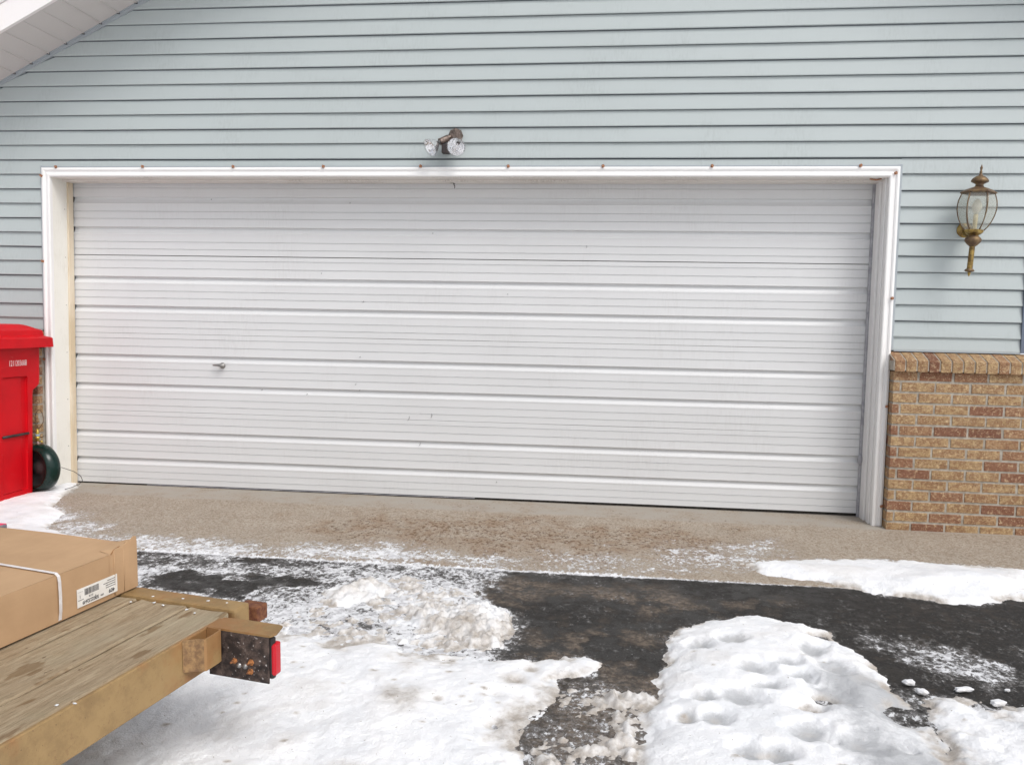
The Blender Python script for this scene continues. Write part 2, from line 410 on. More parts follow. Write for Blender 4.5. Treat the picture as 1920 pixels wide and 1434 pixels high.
# lock handle: cast T handle turned level
mb = MB(); hx, hz = -1.631, .862
mb.lathe([(0, -.012), (.014, -.012), (.020, -.006), (.022, 0)], 20, 0, Matrix.Translation((hx+.010, YD, hz)) @ Matrix.Rotation(R(90), 4, 'X') @ Matrix.Diagonal((1, 1, -1, 1)))
mb.lathe([(.008, 0), (.008, .03)], 12, 0, Matrix.Translation((hx+.010, YD-.004, hz)) @ Matrix.Rotation(R(90), 4, 'X'))
mb.tube([(hx-.048, YD-.032, hz+.002), (hx-.040, YD-.033, hz+.003), (hx-.015, YD-.036, hz+.004), (hx+.01, YD-.036, hz+.004), (hx+.034, YD-.034, hz+.001), (hx+.042, YD-.031, hz)], [.003, .006, .008, .012, .010, .004], 10, 0)
mb.build('lock_handle', CHROME, door)

# soffit, fascia, F channel, roof
def rk(x): return 2.772+.498*(x+3.12)
mb = MB(); OV = .45; XP = 1.2
step = .1275; x = XL-.3; seams = []
i = 0
x = -3.118-step*12
while x < XP:
    x2 = min(x+step, XP)
    # panel: flat strip with a raised lip at its right edge
    za, zb = rk(x), rk(x2)
    g = .007
    def pt(xx, dz, y): return (xx, y, rk(xx)+dz)
    sect = [(x, .0), (x2-.011, .0), (x2-.0095, .007), (x2-.006, .007), (x2-.0045, -.006), (x2+.001, -.0065), (x2+.0001, 0)]
    vs = [pt(a, d, -.012) for a, d in sect]+[pt(a, d, -OV) for a, d in sect]; k = len(sect)
    mb.add(vs, [(q, q+1, k+q+1, k+q) for q in range(k-1)], 0)
    mb.box(x2-.016, x2+.004, -.024, -.010, rk(x2)-.012, rk(x2)+.006, 1)
    x = x2
def rk2(x): return rk(XP)-.498*(x-XP)
mb.add([(XP, 0, rk(XP)), (XC+.6, 0, rk2(XC+.6)), (XC+.6, -OV, rk2(XC+.6)), (XP, -OV, rk(XP))], [(0, 1, 2, 3)], 0)
mb.build('soffit', [SOFFIT.m, BLACKRUB.m], house)
mb = MB()
for f, xa, xb in ((rk, XL-.4, XP), (rk2, XP, XC+.6)):
    def q(dy0, dy1, a, b, mi=0):
        mb.add([(xa, dy0, f(xa)+a), (xb, dy0, f(xb)+a), (xb, dy0, f(xb)+b), (xa, dy0, f(xa)+b), (xa, dy1, f(xa)+a), (xb, dy1, f(xb)+a), (xb, dy1, f(xb)+b), (xa, dy1, f(xa)+b)],
               [(0, 1, 2, 3), (4, 5, 6, 7), (0, 1, 5, 4), (3, 2, 6, 7), (0, 3, 7, 4), (1, 2, 6, 5)], mi)
    q(-OV-.022, -OV+.002, -.006, .155); q(-OV-.028, -OV+.0, .158, .185)
FASC = painted('fascia_paint', (.83, .80, .79, 1), (.6, .5, .46, 1), .2, .4)
mb.build('fascia', FASC.m, house)
mb = MB()
for f, xa, xb in ((rk, XL-.1, XP), (rk2, XP, XC)):
    def q(y0, y1, a, b):
        mb.add([(xa, y0, f(xa)+a), (xb, y0, f(xb)+a), (xb, y0, f(xb)+b), (xa, y0, f(xa)+b), (xa, y1, f(xa)+a), (xb, y1, f(xb)+a), (xb, y1, f(xb)+b), (xa, y1, f(xa)+b)],
               [(0, 1, 2, 3), (4, 5, 6, 7), (0, 1, 5, 4), (3, 2, 6, 7), (0, 3, 7, 4), (1, 2, 6, 5)], 0)
    q(-.018, .012, -.030, -.008); q(-.024, .012, -.009, .001)
mb.build('rake_channel', JC.m, house)
mb = MB()
for f, xa, xb in ((rk, XL-.5, XP), (rk2, XP, XC+.7)):
    mb.add([(xa, -OV-.05, f(xa)+.19), (xb, -OV-.05, f(xb)+.19), (xb, 7.4, f(xb)+.19), (xa, 7.4, f(xa)+.19), (xa, -OV-.05, f(xa)+.215), (xb, -OV-.05, f(xb)+.215), (xb, 7.4, f(xb)+.215), (xa, 7.4, f(xa)+.215)],
           [(0, 1, 2, 3), (4, 5, 6, 7), (0, 1, 5, 4), (2, 3, 7, 6), (0, 3, 7, 4), (1, 2, 6, 5)], 0)
mb.build('roof', ROOFM.m, house)

# brick veneer, real bricks
def wall_bricks(x0, x1, xs0, name_parent):
    b = MB(); c = .0661; L = .198; j = .0125
    yb = -.1; zt = .966
    b.box(x0+.004, x1-.004, yb+.0035, .012, -.10, zt-.002, 1)
    rng = random.Random(int(abs(x0)*100))
    for r in range(-2, 15):
        za = .052+c*r; zb_ = min(za+c-j, zt-.002)
        if zb_-za < .01: continue
        off = xs0+(L/2 if r % 2 else 0)
        k = math.floor((x0-off)/L)
        while off+k*L < x1:
            a = max(off+k*L+j/2, x0); e = min(off+(k+1)*L-j/2, x1); k += 1
            if e-a < .015: continue
            dy = rng.uniform(-.0012, .0012)
            mbz = rng.uniform(-.0008, .0008)
            k0 = len(b.v); b.box(a+rng.uniform(-.0015, .0015), e+rng.uniform(-.0015, .0015), yb+dy, yb+.05, za+mbz, zb_+mbz, 0, .0030)
            for q_ in range(k0, len(b.v)): v_ = b.v[q_]; b.v[q_] = (v_[0]+rng.uniform(-.0012, .0012), v_[1]+rng.uniform(-.0008, .0008), v_[2]+rng.uniform(-.0012, .0012))
            # side return brick at the opening
        if x0 > 0: b.box(x0, x0+.03, yb+.055 if r % 2 else yb+.051, -.001, za, zb_, 0, .002)
    o = b.build('brick_wall', [BRICK.m, MORTAR.m], name_parent)
    l = MB(); w_ = .0655; x = x0-.005 if x0 > 0 else x0
    l.box(x0-.012, x1-.002, -.126, .0, .972, 1.030, 1)
    l.add([(x0-.012, -.126, 1.0325), (x1, -.126, 1.0325), (x1, .0, 1.0802), (x0-.012, 0, 1.0802)], [(0, 1, 2, 3)], 1)
    while x < x1:
        e = min(x+w_-.0085, x1+.02)
        if e-x > .02:
            prof = [(-.130, .965), (-.132, 1.030), (-.128, 1.036), (-.001, 1.083), (-.001, .99)]
            dz = rng.uniform(-.0015, .0015); dy = rng.uniform(-.0015, .0015)
            bm = bmesh.new()
            v0 = [bm.verts.new((x, p[0]+dy, p[1]+dz)) for p in prof]; v1 = [bm.verts.new((e, p[0]+dy, p[1]+dz)) for p in prof]
            bm.faces.new(v0); bm.faces.new(v1[::-1])
            for q_ in range(5): bm.faces.new((v0[q_], v0[(q_+1) % 5], v1[(q_+1) % 5], v1[q_]))
            bmesh.ops.bevel(bm, geom=bm.edges[:], offset=.002, segments=1, affect='EDGES')
            l.bm(bm, 0)
        x += w_
    l.build('brick_ledge', [BRICK.m, MORTAR.m], o)
wall_bricks(2.807, 3.66, 3.049-.198*2, house)
wall_bricks(-4.7, -2.807, -3.2, house)

# rusty light clips left on the trim
CL = [(-2.69, H+.003, 't'), (-2.06, H+.004, 't'), (-1.42, H+.003, 't'), (-.80, H+.003, 't'), (-.15, H+.004, 't'), (.42, H+.003, 't'), (1.02, H+.003, 't'), (1.69, H+.003, 't'), (2.57, H+.004, 't'), (2.775, 2.155, 'r'),
      (-2.800, 2.14, 's'), (-2.800, 1.56, 's'), (-2.803, .885, 's'), (2.792, 1.405, 'r'), (2.795, .745, 'r'), (2.795, .125, 'r')]
names = ['leftmost', 'second', 'third', 'fourth', 'fifth', 'sixth', 'seventh', 'eighth', 'ninth']
labs = ['small rust coloured clip on the top trim of the garage door, %s from the left' % n for n in names]
labs += ['small rust coloured clip at the upper right corner of the white door trim', 'small rust coloured clip at the upper left corner of the white door trim',
         'small rust coloured clip halfway up the left door trim', 'small rust coloured clip on left trim just right of the red bin lid',
         'small rust coloured clip on right trim below the height of the lantern', 'small rust coloured clip on right trim beside the upper brick courses', 'small rust coloured clip on right trim near the ground']
rng = random.Random(3)
for (x, z, t), lb in zip(CL, labs):
    m = MB(); a = rng.uniform(-.5, .5)
    m.box(-.009, .009, -.002, .002, -.008, .008, 0, .0008, Matrix.Rotation(a, 4, 'Y'))
    m.box(-.006, .006, -.012, .0, -.003, .003, 0, .0008, Matrix.Rotation(a+.4, 4, 'Y'))
    m.tube([(-.008, -.004, .004), (0, -.010, .009), (.009, -.006, .003)], .002, 5)
    o = m.build('trim_clip', RUST.m, None, (x, -.037, z))
    tag(o, lb, 'clip', 'rusty clips round the garage door trim')

# ------------------------------------------------------------------ twin floodlight over the door
def frame_M(loc, d, up=(0, 0, 1)):
    d = Vector(d).normalized(); x = Vector(up).cross(d)
    x = x.normalized() if x.length > 1e-4 else Vector((1, 0, 0)); y = d.cross(x)
    Mx = Matrix((x, y, d)).transposed().to_4x4(); Mx.translation = Vector(loc); return Mx
fl = thing('flood_light', 'bronze twin flood light with motion sensor above the garage door', 'light', (.05, -.012, 2.40))
def loc(p): return Vector(p)-Vector((.05, -.012, 2.40))
mb = MB()
mb.lathe([(0, .034), (.020, .034), (.030, .030), (.046, .014), (.050, .004), (.050, 0)], 8, 0, frame_M(loc((.072, -.012, 2.395)), (0, -1, 0)), smooth=False)
mb.box(-.008+.03, .030+.03, -.05, -.02, -.04, .02, 0, .004)
mb.build('mounting_plate', BRONZE.m, fl)
def flood(j0, d1, L, bend, head):
    """socket cup along d1, then PAR bulb along head"""
    d1 = Vector(d1).normalized(); hd = Vector(head).normalized()
    p0 = loc(j0)
    m = MB(); m.lathe([(0, 0), (.010, 0), (.012, .006), (.012, .014)], 12, 0, frame_M(p0-d1*.014, d1))
    m.lathe([(0, 0), (.016, 0), (.0205, .006), (.0215, L-.006), (.0235, L), (.0195, L), (.017, L-.012), (0, L-.012)], 24, 0, frame_M(p0, d1))
    s = m.build('socket', [BRONZE.m], fl)
    p1 = p0+d1*(L-.014)
    # bulb: screw neck, reflector cone, glass dome front
    m = MB(); MM = frame_M(p1, hd)
    m.lathe([(.013, -.006), (.013, .022)], 20, 1, MM)
    m.lathe([(.014, .020), (.022, .032), (.036, .050), (.050, .072), (.0595, .094), (.0605, .100)], 36, 0, MM)
    m.lathe([(.012, .03), (.020, .036), (.034, .054), (.047, .074), (.056, .096)], 36, 2, MM)
    m.lathe([(.0605, .100), (.058, .106), (.050, .112), (.035, .117), (.018, .119), (0, .120)], 36, 0, MM)
    # filament tube and facets
    m.lathe([(.004, .03), (.006, .05), (.006, .085), (0, .088)], 10, 2, MM)
    return m.build('bulb', [BGLASS, CHROME, MIRROR, BRONZE.m], fl)
flood((.036, -.050, 2.378), (-.74, -.36, -.45), .068, 0, (-.66, -.52, -.54))
flood((.098, -.050, 2.372), (.12, -.55, -.62), .050, 0, (.02, -.86, -.50))
mb = MB()
mb.tube([loc((.055, -.04, 2.370)), loc((.040, -.055, 2.345)), loc((.028, -.06, 2.320))], [.012, .011, .012], 12)
mb.box(-.052, -.002, -.085, -.030, -.128, -.072, 1, .005)
mb.build('motion_sensor', [BRONZE.m, DARKPL.m], fl)

# ------------------------------------------------------------------ brass coach lantern
LB = Vector((3.186, -.012, 1.82))
lan = thing('wall_lantern', 'tall brass coach lantern with curved clear glass on the siding right of the garage', 'lantern', LB)
tilt = Matrix.Translation((0.006, -.150, 0)) @ Matrix.Rotation(R(3.2), 4, 'Y')
# local origin at backplate height 1.82; post axis 15 cm off the wall
mb = MB()
mb.lathe([(0, .016), (.016, .020), (.028, .016), (.034, .010), (.043, .006), (.047, 0)], 32, 0, frame_M((.010, 0, 0), (0, -1, 0)))
mb.build('backplate', BRASS.m, lan)
mb = MB()
mb.tube([(-.002, -.010, -.002), (-.006, -.045, -.030), (-.004, -.085, -.045), (0, -.125, -.030), (.003, -.150, -.008)], [.009, .0085, .008, .0085, .010], 12, 0)
mb.build('arm', BRASS.m, lan)
mb = MB()
mb.lathe([(0, -.285), (.003, -.282), (.008, -.270), (.010, -.262), (.005, -.258)], 20, 0, tilt)
mb.lathe([(.010, -.249), (.0155, -.240), (.0155, -.120), (.014, -.108)], 20, 0, tilt)
mb.build('stem', BRASS.m, lan)
mb = MB()
mb.lathe([(.005, -.259), (.020, -.257), (.028, -.251), (.022, -.243), (.012, -.236)], 24, 0, tilt)
mb.build('stem_end', BRASSD.m, lan); mb = MB()
mb.lathe([(.013, -.112), (.030, -.098), (.044, -.080), (.046, -.070), (.038, -.058), (.026, -.048), (.022, -.040)], 28, 0, tilt)
mb.build('collar', BRASSD.m, lan)
mb = MB()
mb.lathe([(.020, -.052), (.028, -.044), (.046, -.032), (.052, -.024), (.054, -.016), (.048, -.014), (0, -.020)], 8, 0, tilt, smooth=False)
mb.build('globe_cup', BRASS.m, lan)
GP = [(.049, -.016), (.066, .006), (.082, .036), (.094, .070), (.1005, .104), (.101, .128), (.0975, .156), (.088, .186), (.083, .198)]
mb = MB(); mb.lathe(GP, 6, 0, tilt @ Matrix.Rotation(R(40), 4, 'Z'), smooth=False); mb.build('glass_globe', LGLASS, lan)
mb = MB()
for k in range(6):
    a = R(40)+k*math.pi/3
    mb.tube([tilt @ Vector(((r+.0012)*math.cos(a), (r+.0012)*math.sin(a), z)) for r, z in GP], .0030, 6, 0)
mb.build('ribs', BRASSD.m, lan)
mb = MB()
mb.lathe([(.086, .194), (.096, .197), (.097, .201), (.088, .208), (.066, .220), (.044, .229), (.026, .234), (.022, .240)], 6, 0, tilt @ Matrix.Rotation(R(40), 4, 'Z'), smooth=False)
mb.lathe([(.022, .240), (.021, .250), (.034, .258), (.0465, .264), (.047, .270), (.040, .282), (.026, .293), (.012, .300)], 28, 0, tilt)
mb.build('roof_cap', BRASSD.m, lan)
mb = MB()
mb.lathe([(.012, .298), (.009, .305), (.0065, .312), (.009, .320), (.005, .327), (.006, .336), (.0075, .344), (.004, .354), (0, .366)], 16, 0, tilt)
mb.build('finial', BRASSD.m, lan)
mb = MB()
mb.lathe([(.011, -.015), (.0125, .05), (.0125, .075), (.007, .078)], 16, 1, tilt)
mb.lathe([(.010, .078), (.022, .098), (.028, .118), (.024, .138), (.012, .160), (0, .168)], 20, 0, tilt)
mb.build('lamp_bulb', [glass('frosted_bulb', (.85, .80, .68), .3, .75), mottled('candle_sleeve', (.75, .65, .42, 1), (.6, .5, .3, 1), 20, .6).m], lan)

# ------------------------------------------------------------------ red bin: front faces +x
BX, BY = -2.76, -.376
bn = thing('wheeled_bin', 'bright red wheeled cart with closed lid left of the garage door', 'bin', (BX-.33, BY, gz(BX, BY)))
def bl(x, y, z): return (x-(BX-.33), y-BY, z-gz(BX, BY))
DP = .62
def loft(m, rings, mi=0, cap=True, smooth=False):
    vs = []; fs = []; k = len(rings[0])
    for r in rings: vs += r
    for j in range(len(rings)-1):
        for i in range(k): fs.append((j*k+i, j*k+(i+1) % k, (j+1)*k+(i+1) % k, (j+1)*k+i))
    if cap: fs.append(tuple(range(k))); fs.append(tuple(range((len(rings)-1)*k, len(rings)*k)))
    m.add(vs, fs, mi, smooth)
def rrect(x0, x1, y0, y1, z, r=.035, n=5):
    out = []
    for cx, cy, a0 in ((x1-r, y1-r, 0), (x0+r, y1-r, 90), (x0+r, y0+r, 180), (x1-r, y0+r, 270)):
        for i in range(n+1):
            a = R(a0+90*i/n); out.append(bl(cx+r*math.cos(a), cy+r*math.sin(a), z))
    return out
m = MB()
zb = gz(BX, BY)
hw = .258
# body tapers; shoulders step in at z .70
levels = [(zb+.02, hw-.078, 0), (zb+.30, hw-.074, 0), (.66, hw-.070, 0), (.685, hw-.066, 0), (.705, hw-.030, 0), (.722, hw-.006, 0), (.75, hw-.001, 0), (.985, hw, 0)]
loft(m, [rrect(BX-DP+ (0.06*(1-(z-zb)/1.03)), BX-.012*(1-(z-zb)/1.03), BY-h, BY+h, z) for z, h, _ in levels])
body = m.build('body', RED.m, bn)
md = body.modifiers.new('recess', 'BOOLEAN')
c = MB(); c.box(*[v for v in (0,)]*0) if False else None
cut = MB(); cut.box(BX-.020-(BX-.33), BX+.06-(BX-.33), -.116, .116, .06, .785-zb, 0, .008)
co_ = cut.build('cutter', RED.m, bn)
md.object = co_; md.solver = 'EXACT'
dg = bpy.context.evaluated_depsgraph_get(); bpy.context.view_layer.update(); dg = bpy.context.evaluated_depsgraph_get()
me = bpy.data.meshes.new_from_object(body.evaluated_get(dg)); body.modifiers.clear(); body.data = me; bpy.data.objects.remove(co_)
m = MB(); m.box(BX-.030-(BX-.33), BX-.012-(BX-.33), -.114, .062, .064, .782-zb, 0, .005); m.build('recess_panel', RED.m, bn)
m = MB()
m.tube([bl(BX-.004, BY-.122, .400), bl(BX-.004, BY+.118, .400)], .0085, 12, 0); m.build('grab_bar', BLACKM.m, bn)
# lid: skirt rim then domed top
m = MB()
rim = lambda z, e, r=.03: rrect(BX-DP-.02-e, BX+.055+e, BY-.305-e, BY+.325+e, z, max(.018, r+e))
loft(m, [rim(.975, 0), rim(1.035, -.004), rim(1.042, -.016)], cap=False)
loft(m, [rim(.975, 0), rim(.975, -.008), rim(1.036, -.014)], cap=False)
loft(m, [rim(1.042, -.016), rim(1.046, -.03), rim(1.052, -.045), rim(1.086, -.050), rim(1.092, -.058), rim(1.098, -.075), rim(1.114, -.105), rim(1.124, -.130), rim(1.128, -.150)])
lid = m.build('lid', RED.m, bn)
m = MB()
# worn white print on the lid top
rg = random.Random(2)
for k in range(60):
    x = BX-.135-rg.choice((0, .05, .10))-rg.random()*.022; y = BY-.15+rg.random()*.30
    a, b = rg.uniform(.004, .014), rg.uniform(.003, .006)
    xx, yy, zz = bl(x, y, 1.1286+k*.00001); m.add([(xx-b, yy-a, zz), (xx+b, yy-a, zz), (xx+b, yy+a, zz), (xx-b, yy+a, zz)], [(0, 1, 2, 3)])
lpr = m.build('lid_print', WHITEINK.m, lid); lpr['kind'] = 'stuff'
m = MB()
TM = Matrix.Translation(bl(BX-.0012, BY+.026, .8725)) @ Matrix(((0, 0, 1, 0), (1, 0, 0, 0), (0, 1, 0, 0), (0, 0, 0, 1)))
text_into(m, '1211203608', .054, TM, 0, .62, .0008)
m.build('serial_number', WHITEINK.m, bn)
m = MB()
for sy in (-1, 1):
    m.lathe([(0, -.025), (.10, -.025), (.125, -.02), (.13, 0), (.125, .02), (.10, .025), (0, .025)], 28, 0, Matrix.Translation(bl(BX-DP+.02, BY+sy*.245, zb+.13)) @ Matrix.Rotation(R(90), 4, 'X'))
    m.build('wheel', BLACKM.m, bn); m = MB()
m = MB(); m.tube([bl(BX-DP-.03, BY-.22, .95), bl(BX-DP-.075, BY-.22, .97), bl(BX-DP-.075, BY+.22, .97), bl(BX-DP-.03, BY+.22, .95)], .014, 10); m.build('handle', RED.m, bn)

# ------------------------------------------------------------------ green tank between bin and door frame
TL = Vector((-2.752, -.150, .152))
tk = thing('gas_tank', 'dark green round metal tank with brass valve between red bin and door frame', 'tank', TL)
ax = (-.30, -.95, 0)
MM = frame_M((0, 0, 0), ax)
m = MB()
m.lathe([(0, -.060), (.06, -.058), (.105, -.052), (.135, -.042), (.154, -.024), (.161, 0), (.158, .022), (.148, .044), (.136, .058), (.128, .063), (.120, .060)], 48, 0, MM)
m.build('shell', DGREEN.m, tk)
m = MB()
m.lathe([(.124, .060), (.118, .048), (.104, .036), (.060, .026), (.045, .030), (.030, .044), (0, .046)], 40, 0, MM); m.build('front_face', BLACKM.m, tk)
m = MB()
m.tube([(-.02, 0, .150), (-.022, 0, .170), (-.024, 0, .185)], [.010, .008, .008], 10, 0)
m.tube([(-.026, 0, .180), (-.026, 0, .192), (-.026, 0, .194), (-.027, 0, .212)], [.011, .011, .014, .014], 12, 1)
m.tube([(-.027, 0, .212), (-.027, 0, .226)], .015, 12, 2)
m.tube([(-.027, 0, .226), (-.027, 0, .240), (-.027, 0, .262)], [.012, .010, .006], 10, 1)
m.tube([(-.02, 0, .176), (.006, -.006, .180), (.012, -.008, .172)], [.005, .006, .009], 8, 1)
m.tube([(-.01, 0, .206), (.012, -.01, .208), (.030, -.012, .216)], [.003, .0025, .002], 6, 3)
m.build('valve', [mottled('pinkish_fitting', (.55, .38, .35, 1), (.4, .25, .2, 1), 60, .5).m, mottled('yellow_brass', (.62, .47, .08, 1), (.42, .28, .06, 1), 60, .35, metal=.5).m, mottled('blue_grey_band', (.30, .42, .48, 1), (.25, .33, .4, 1), 60, .5).m, BRASSD.m], tk)
m = MB()
pts = []
for k in range(21):
    a = R(-70+k*16); pts.append((-.016+.030*math.cos(a)*(1 if a > 0 else 1), .006, .330+.062*math.sin(a)))
pts = [(-.026, 0, .262), (-.008, .002, .272)]+pts[3:-3]+[(-.036, .004, .285)]
m.tube(pts, .0028, 7, 0); m.build('hose_loop', BRASSD.m, tk)
m = MB()
m.tube([(.160, -.02, .008), (.172, .02, -.010), (.190, .07, -.035), (.206, .12, -.075), (.205, .14, -.110), (.190, .12, -.135), (.160, .08, -.150), (.140, .04, -.156)], .0022, 6)
wr = m.build('thin_cable', BLACKM.m, None, TL); tag(wr, 'thin dark cable curling from the green tank to the door corner', 'cable')

# handle end lying on the snow
hd = thing('tool_handle', 'pink and grey tool handle end lying on snow at the left edge', 'handle', (-2.30, -1.08, gz(-2.3, -1.08)+.045))
m = MB(); m.tube([(-.34, -.20, .0), (-.20, -.117, .0), (0, 0, 0), (.006, .004, 0)], [.016, .016, .017, .012], 14); m.build('shaft', mottled('grey_grip', lin(120, 116, 120), lin(90, 88, 94), 20, .6).m, hd)
m = MB(); m.tube([(-.34, -.201, .008), (-.20, -.118, .008), (-.03, -.018, .009), (.004, .0024, .007)], [.013, .0135, .0145, .010], 14); m.build('grip', mottled('pink_grip', lin(214, 52, 96), lin(180, 40, 80), 20, .5).m, hd)

# ------------------------------------------------------------------ flatbed trailer
A = R(10.4)
nn = Vector((-SX, -SY, 1)).normalized()
U = Vector((math.sin(A), math.cos(A), 0)); U = (U-nn*U.dot(nn)).normalized(); V = U.cross(nn)*1
if V.x < 0: V = -V
TM_ = Matrix((V, U, nn)).transposed().to_4x4(); TM_.translation = Vector((.023, -3.098, .335))   # local x = to the right (v), y = rearwards (u), z = up, origin: rear right deck corner
tr = thing('flatbed_trailer', 'tan painted flatbed utility trailer with weathered plank deck and red rear lamp', 'trailer', M=TM_)
TAN = Mat('tan_trailer_paint', lin(176, 138, 82), .62)
c = TAN.co(); a_ = TAN.noise(6, 6, .7, c); b_ = TAN.noise(55, 5, .7, c); g_ = TAN.noise(190, 2, .6, c)
cc = TAN.mix(TAN.step(a_, .38, .62), lin(157, 129, 86), lin(136, 110, 72)); cc = TAN.mix(TAN.math('MULTIPLY', TAN.step(b_, .56, .72), .5), cc, lin(124, 92, 60)); cc = TAN.mix(TAN.step(g_, .68, .76), cc, lin(96, 72, 50)); cc = TAN.mix(TAN.math('MULTIPLY', TAN.step(TAN.noise(2.2, 5, .7, c), .5, .62), .5), cc, lin(150, 98, 56))
TAN.col(cc); TAN.bump(b_, .25, .002)
PRIM = mottled('dirty_brown_primer', lin(120, 92, 66), lin(160, 128, 88), 45, .85, 90, .5, .003)
DIRTY = Mat('grimy_black_steel', lin(46, 36, 34), .6)
c = DIRTY.co(); a_ = DIRTY.noise(28, 6, .7, c); g_ = DIRTY.noise(110, 3, .6, c)
cc = DIRTY.mix(DIRTY.step(a_, .40, .72), lin(38, 30, 29), lin(104, 88, 80)); cc = DIRTY.mix(DIRTY.step(g_, .66, .72), cc, lin(190, 184, 182))
DIRTY.col(cc); DIRTY.bump(a_, .6, .004)
ORN = mottled('rust_orange_bolt', lin(176, 116, 66), lin(92, 58, 40), 110, .8)
REDL = Mat('red_lamp_lens', (.55, .008, .02), .22).m
def wood_mat():
    m = Mat('weathered_deck_wood', (.3, .26, .18), .9)
    oi = m.N('ShaderNodeObjectInfo'); g = m.N('ShaderNodeNewGeometry')
    t = m.N('ShaderNodeTexCoord'); mp = m.N('ShaderNodeMapping'); mp.inputs['Scale'].default_value = (1, .09, 1)
    cmb = m.N('ShaderNodeVectorMath', operation='ADD'); m.L(t.outputs['Object'], cmb.inputs[0]); 
    sc = m.N('ShaderNodeVectorMath', operation='SCALE'); sc.inputs[0].default_value = (3, 7, 1); m.L(g.outputs['Random Per Island'], sc.inputs['Scale']); m.L(sc.outputs[0], cmb.inputs[1])
    m.L(cmb.outputs[0], mp.inputs[0])
    gr = m.noise(75, 7, .72, mp.outputs[0], .6); fine = m.noise(230, 4, .7, mp.outputs[0]); big = m.noise(3.0, 4, .6)
    col = m.mix(m.step(gr, .3, .7), lin(138, 118, 92), lin(167, 150, 124))
    col = m.mix(m.step(fine, .50, .64), col, m.mix(.4, col, lin(96, 80, 52)))
    col = m.mix(m.step(big, .42, .62), col, m.mix(.45, col, lin(160, 150, 128)))
    # damp oval stains
    mp2 = m.N('ShaderNodeMapping'); mp2.inputs['Scale'].default_value = (1.0, .32, 1); m.L(cmb.outputs[0], mp2.inputs[0])
    st = m.noise(17, 3, .5, mp2.outputs[0]); col = m.mix(m.math('MULTIPLY', m.step(st, .60, .65), .7), col, lin(112, 86, 56))
    kn = m.noise(60, 4, .6, mp2.outputs[0]); col = m.mix(m.math('MULTIPLY', m.step(kn, .66, .72), .8), col, lin(92, 70, 48))
    gn = m.noise(5, 3, .6); col = m.mix(m.math('MULTIPLY', m.step(gn, .5, .7), .16), col, lin(128, 124, 90))
    m.col(col); m.bump(gr, .6, .004); return m
WOOD = wood_mat()
rng = random.Random(8)
edges = [-.0015, -.145]+[-.145-.186*k for k in range(1, 9)]
for k in range(len(edges)-1):
    x1, x0 = edges[k]-(.0045 if k else .0015), edges[k+1]+.0045
    m = MB(); n = 46
    # plank with slight cup and wavy edges
    P = []
    w_ = x1-x0; ct = .0
    for j in range(n+1):
        y = -2.45+2.440*j/n
        e0 = .0015*math.sin(y*9+k*3)+.001*math.sin(y*31+k); e1 = .0015*math.sin(y*11+k*5)+.001*math.sin(y*27+k*2)
        if j == n: e0 += rng.uniform(0, .004)
        cup = .0022
        zz = .0007*math.sin(y*6+k)
        P.append([(x0+e0, y, -.036), (x0+e0, y, -.006+zz), (x0+.006+e0, y, -.001+zz), (x0+w_*.3, y, -.002-cup+zz), (x0+w_*.6, y, -.002-cup+zz), (x1-.006-e1, y, -.001+zz), (x1-e1, y, -.006+zz), (x1-e1, y, -.036)])
    loft(m, [[Vector(p) for p in r] for r in P])
    m.build('deck_plank', WOOD.m, tr)
# side rails: channel; near one visible
def rail(x, nm='side_rail'):
    m = MB(); s = 1 if x > -.5 else -1
    pr = [(x, 0), (x+s*.030, 0), (x+s*.033, -.003), (x+s*.033, -.122), (x+s*.030, -.126), (x, -.126), (x, -.120), (x+s*.027, -.120), (x+s*.027, -.006), (x, -.006)]
    pr = [(x, -.0015), (x+s*.0085, -.0010), (x+s*.011, -.004), (x+s*.011, -.122), (x+s*.008, -.126), (x-s*.035, -.126), (x-s*.035, -.120), (x+s*.003, -.119), (x+s*.003, -.01), (x, -.01)]
    m.extr(pr, -2.5, -.055, 'y', 0, 40, fn=lambda v: Vector((v.x+.0008*math.sin(v.y*7), v.y, v.z)))
    return m.build(nm, TAN.m, tr)
rail(.0005); rail(-1.63-.0115)
# rear cross member with rounded end
m = MB(); m.box(-1.64, .010, .0035, .079, -.078, .0012, 0, .009)
m.build('rear_crossmember', TAN.m, tr)
m = MB(); m.box(-.05, .026, .095, .150, -.072, -.022, 0, .006); m.box(-.06, .0, .0812, .10, -.06, -.03, 0, .002); m.build('hinge_block', mottled('brown_rust_steel', lin(92, 52, 38), lin(130, 84, 54), 60, .85, 90, .5, .002).m, tr)
# stake pocket: a bent strap open at the top
m = MB()
def strap(y, x, z0=-.090, z1=.0): return [(x, y, z1), (x, y, z0)]
path = [(.0125, -.232), (.040, -.214), (.062, -.206), (.066, -.200), (.066, -.150), (.064, -.135), (.058, -.127), (.0125, -.124)]
vs = []; 
for (x, y) in path: vs += [(x, y, .002), (x, y, -.088)]
inner = [(.0125, -.228), (.039, -.209), (.058, -.202), (.061, -.198), (.061, -.150), (.059, -.137), (.054, -.131), (.0125, -.129)]
for (x, y) in inner: vs += [(x, y, .002), (x, y, -.088)]
k = len(path); fs = []
for i in range(k-1):
    fs.append((2*i, 2*i+2, 2*i+3, 2*i+1)); fs.append((2*(k+i), 2*(k+i)+2, 2*(k+i)+3, 2*(k+i)+1)); fs.append((2*i, 2*i+2, 2*(k+i)+2, 2*(k+i))); fs.append((2*i+1, 2*i+3, 2*(k+i)+3, 2*(k+i)+1))
m.add(vs, fs, 0)
for f_i in range(len(m.m)):
    if f_i < 8: m.m[f_i] = 1
m.build('stake_pocket', [TAN.m, PRIM.m], tr)
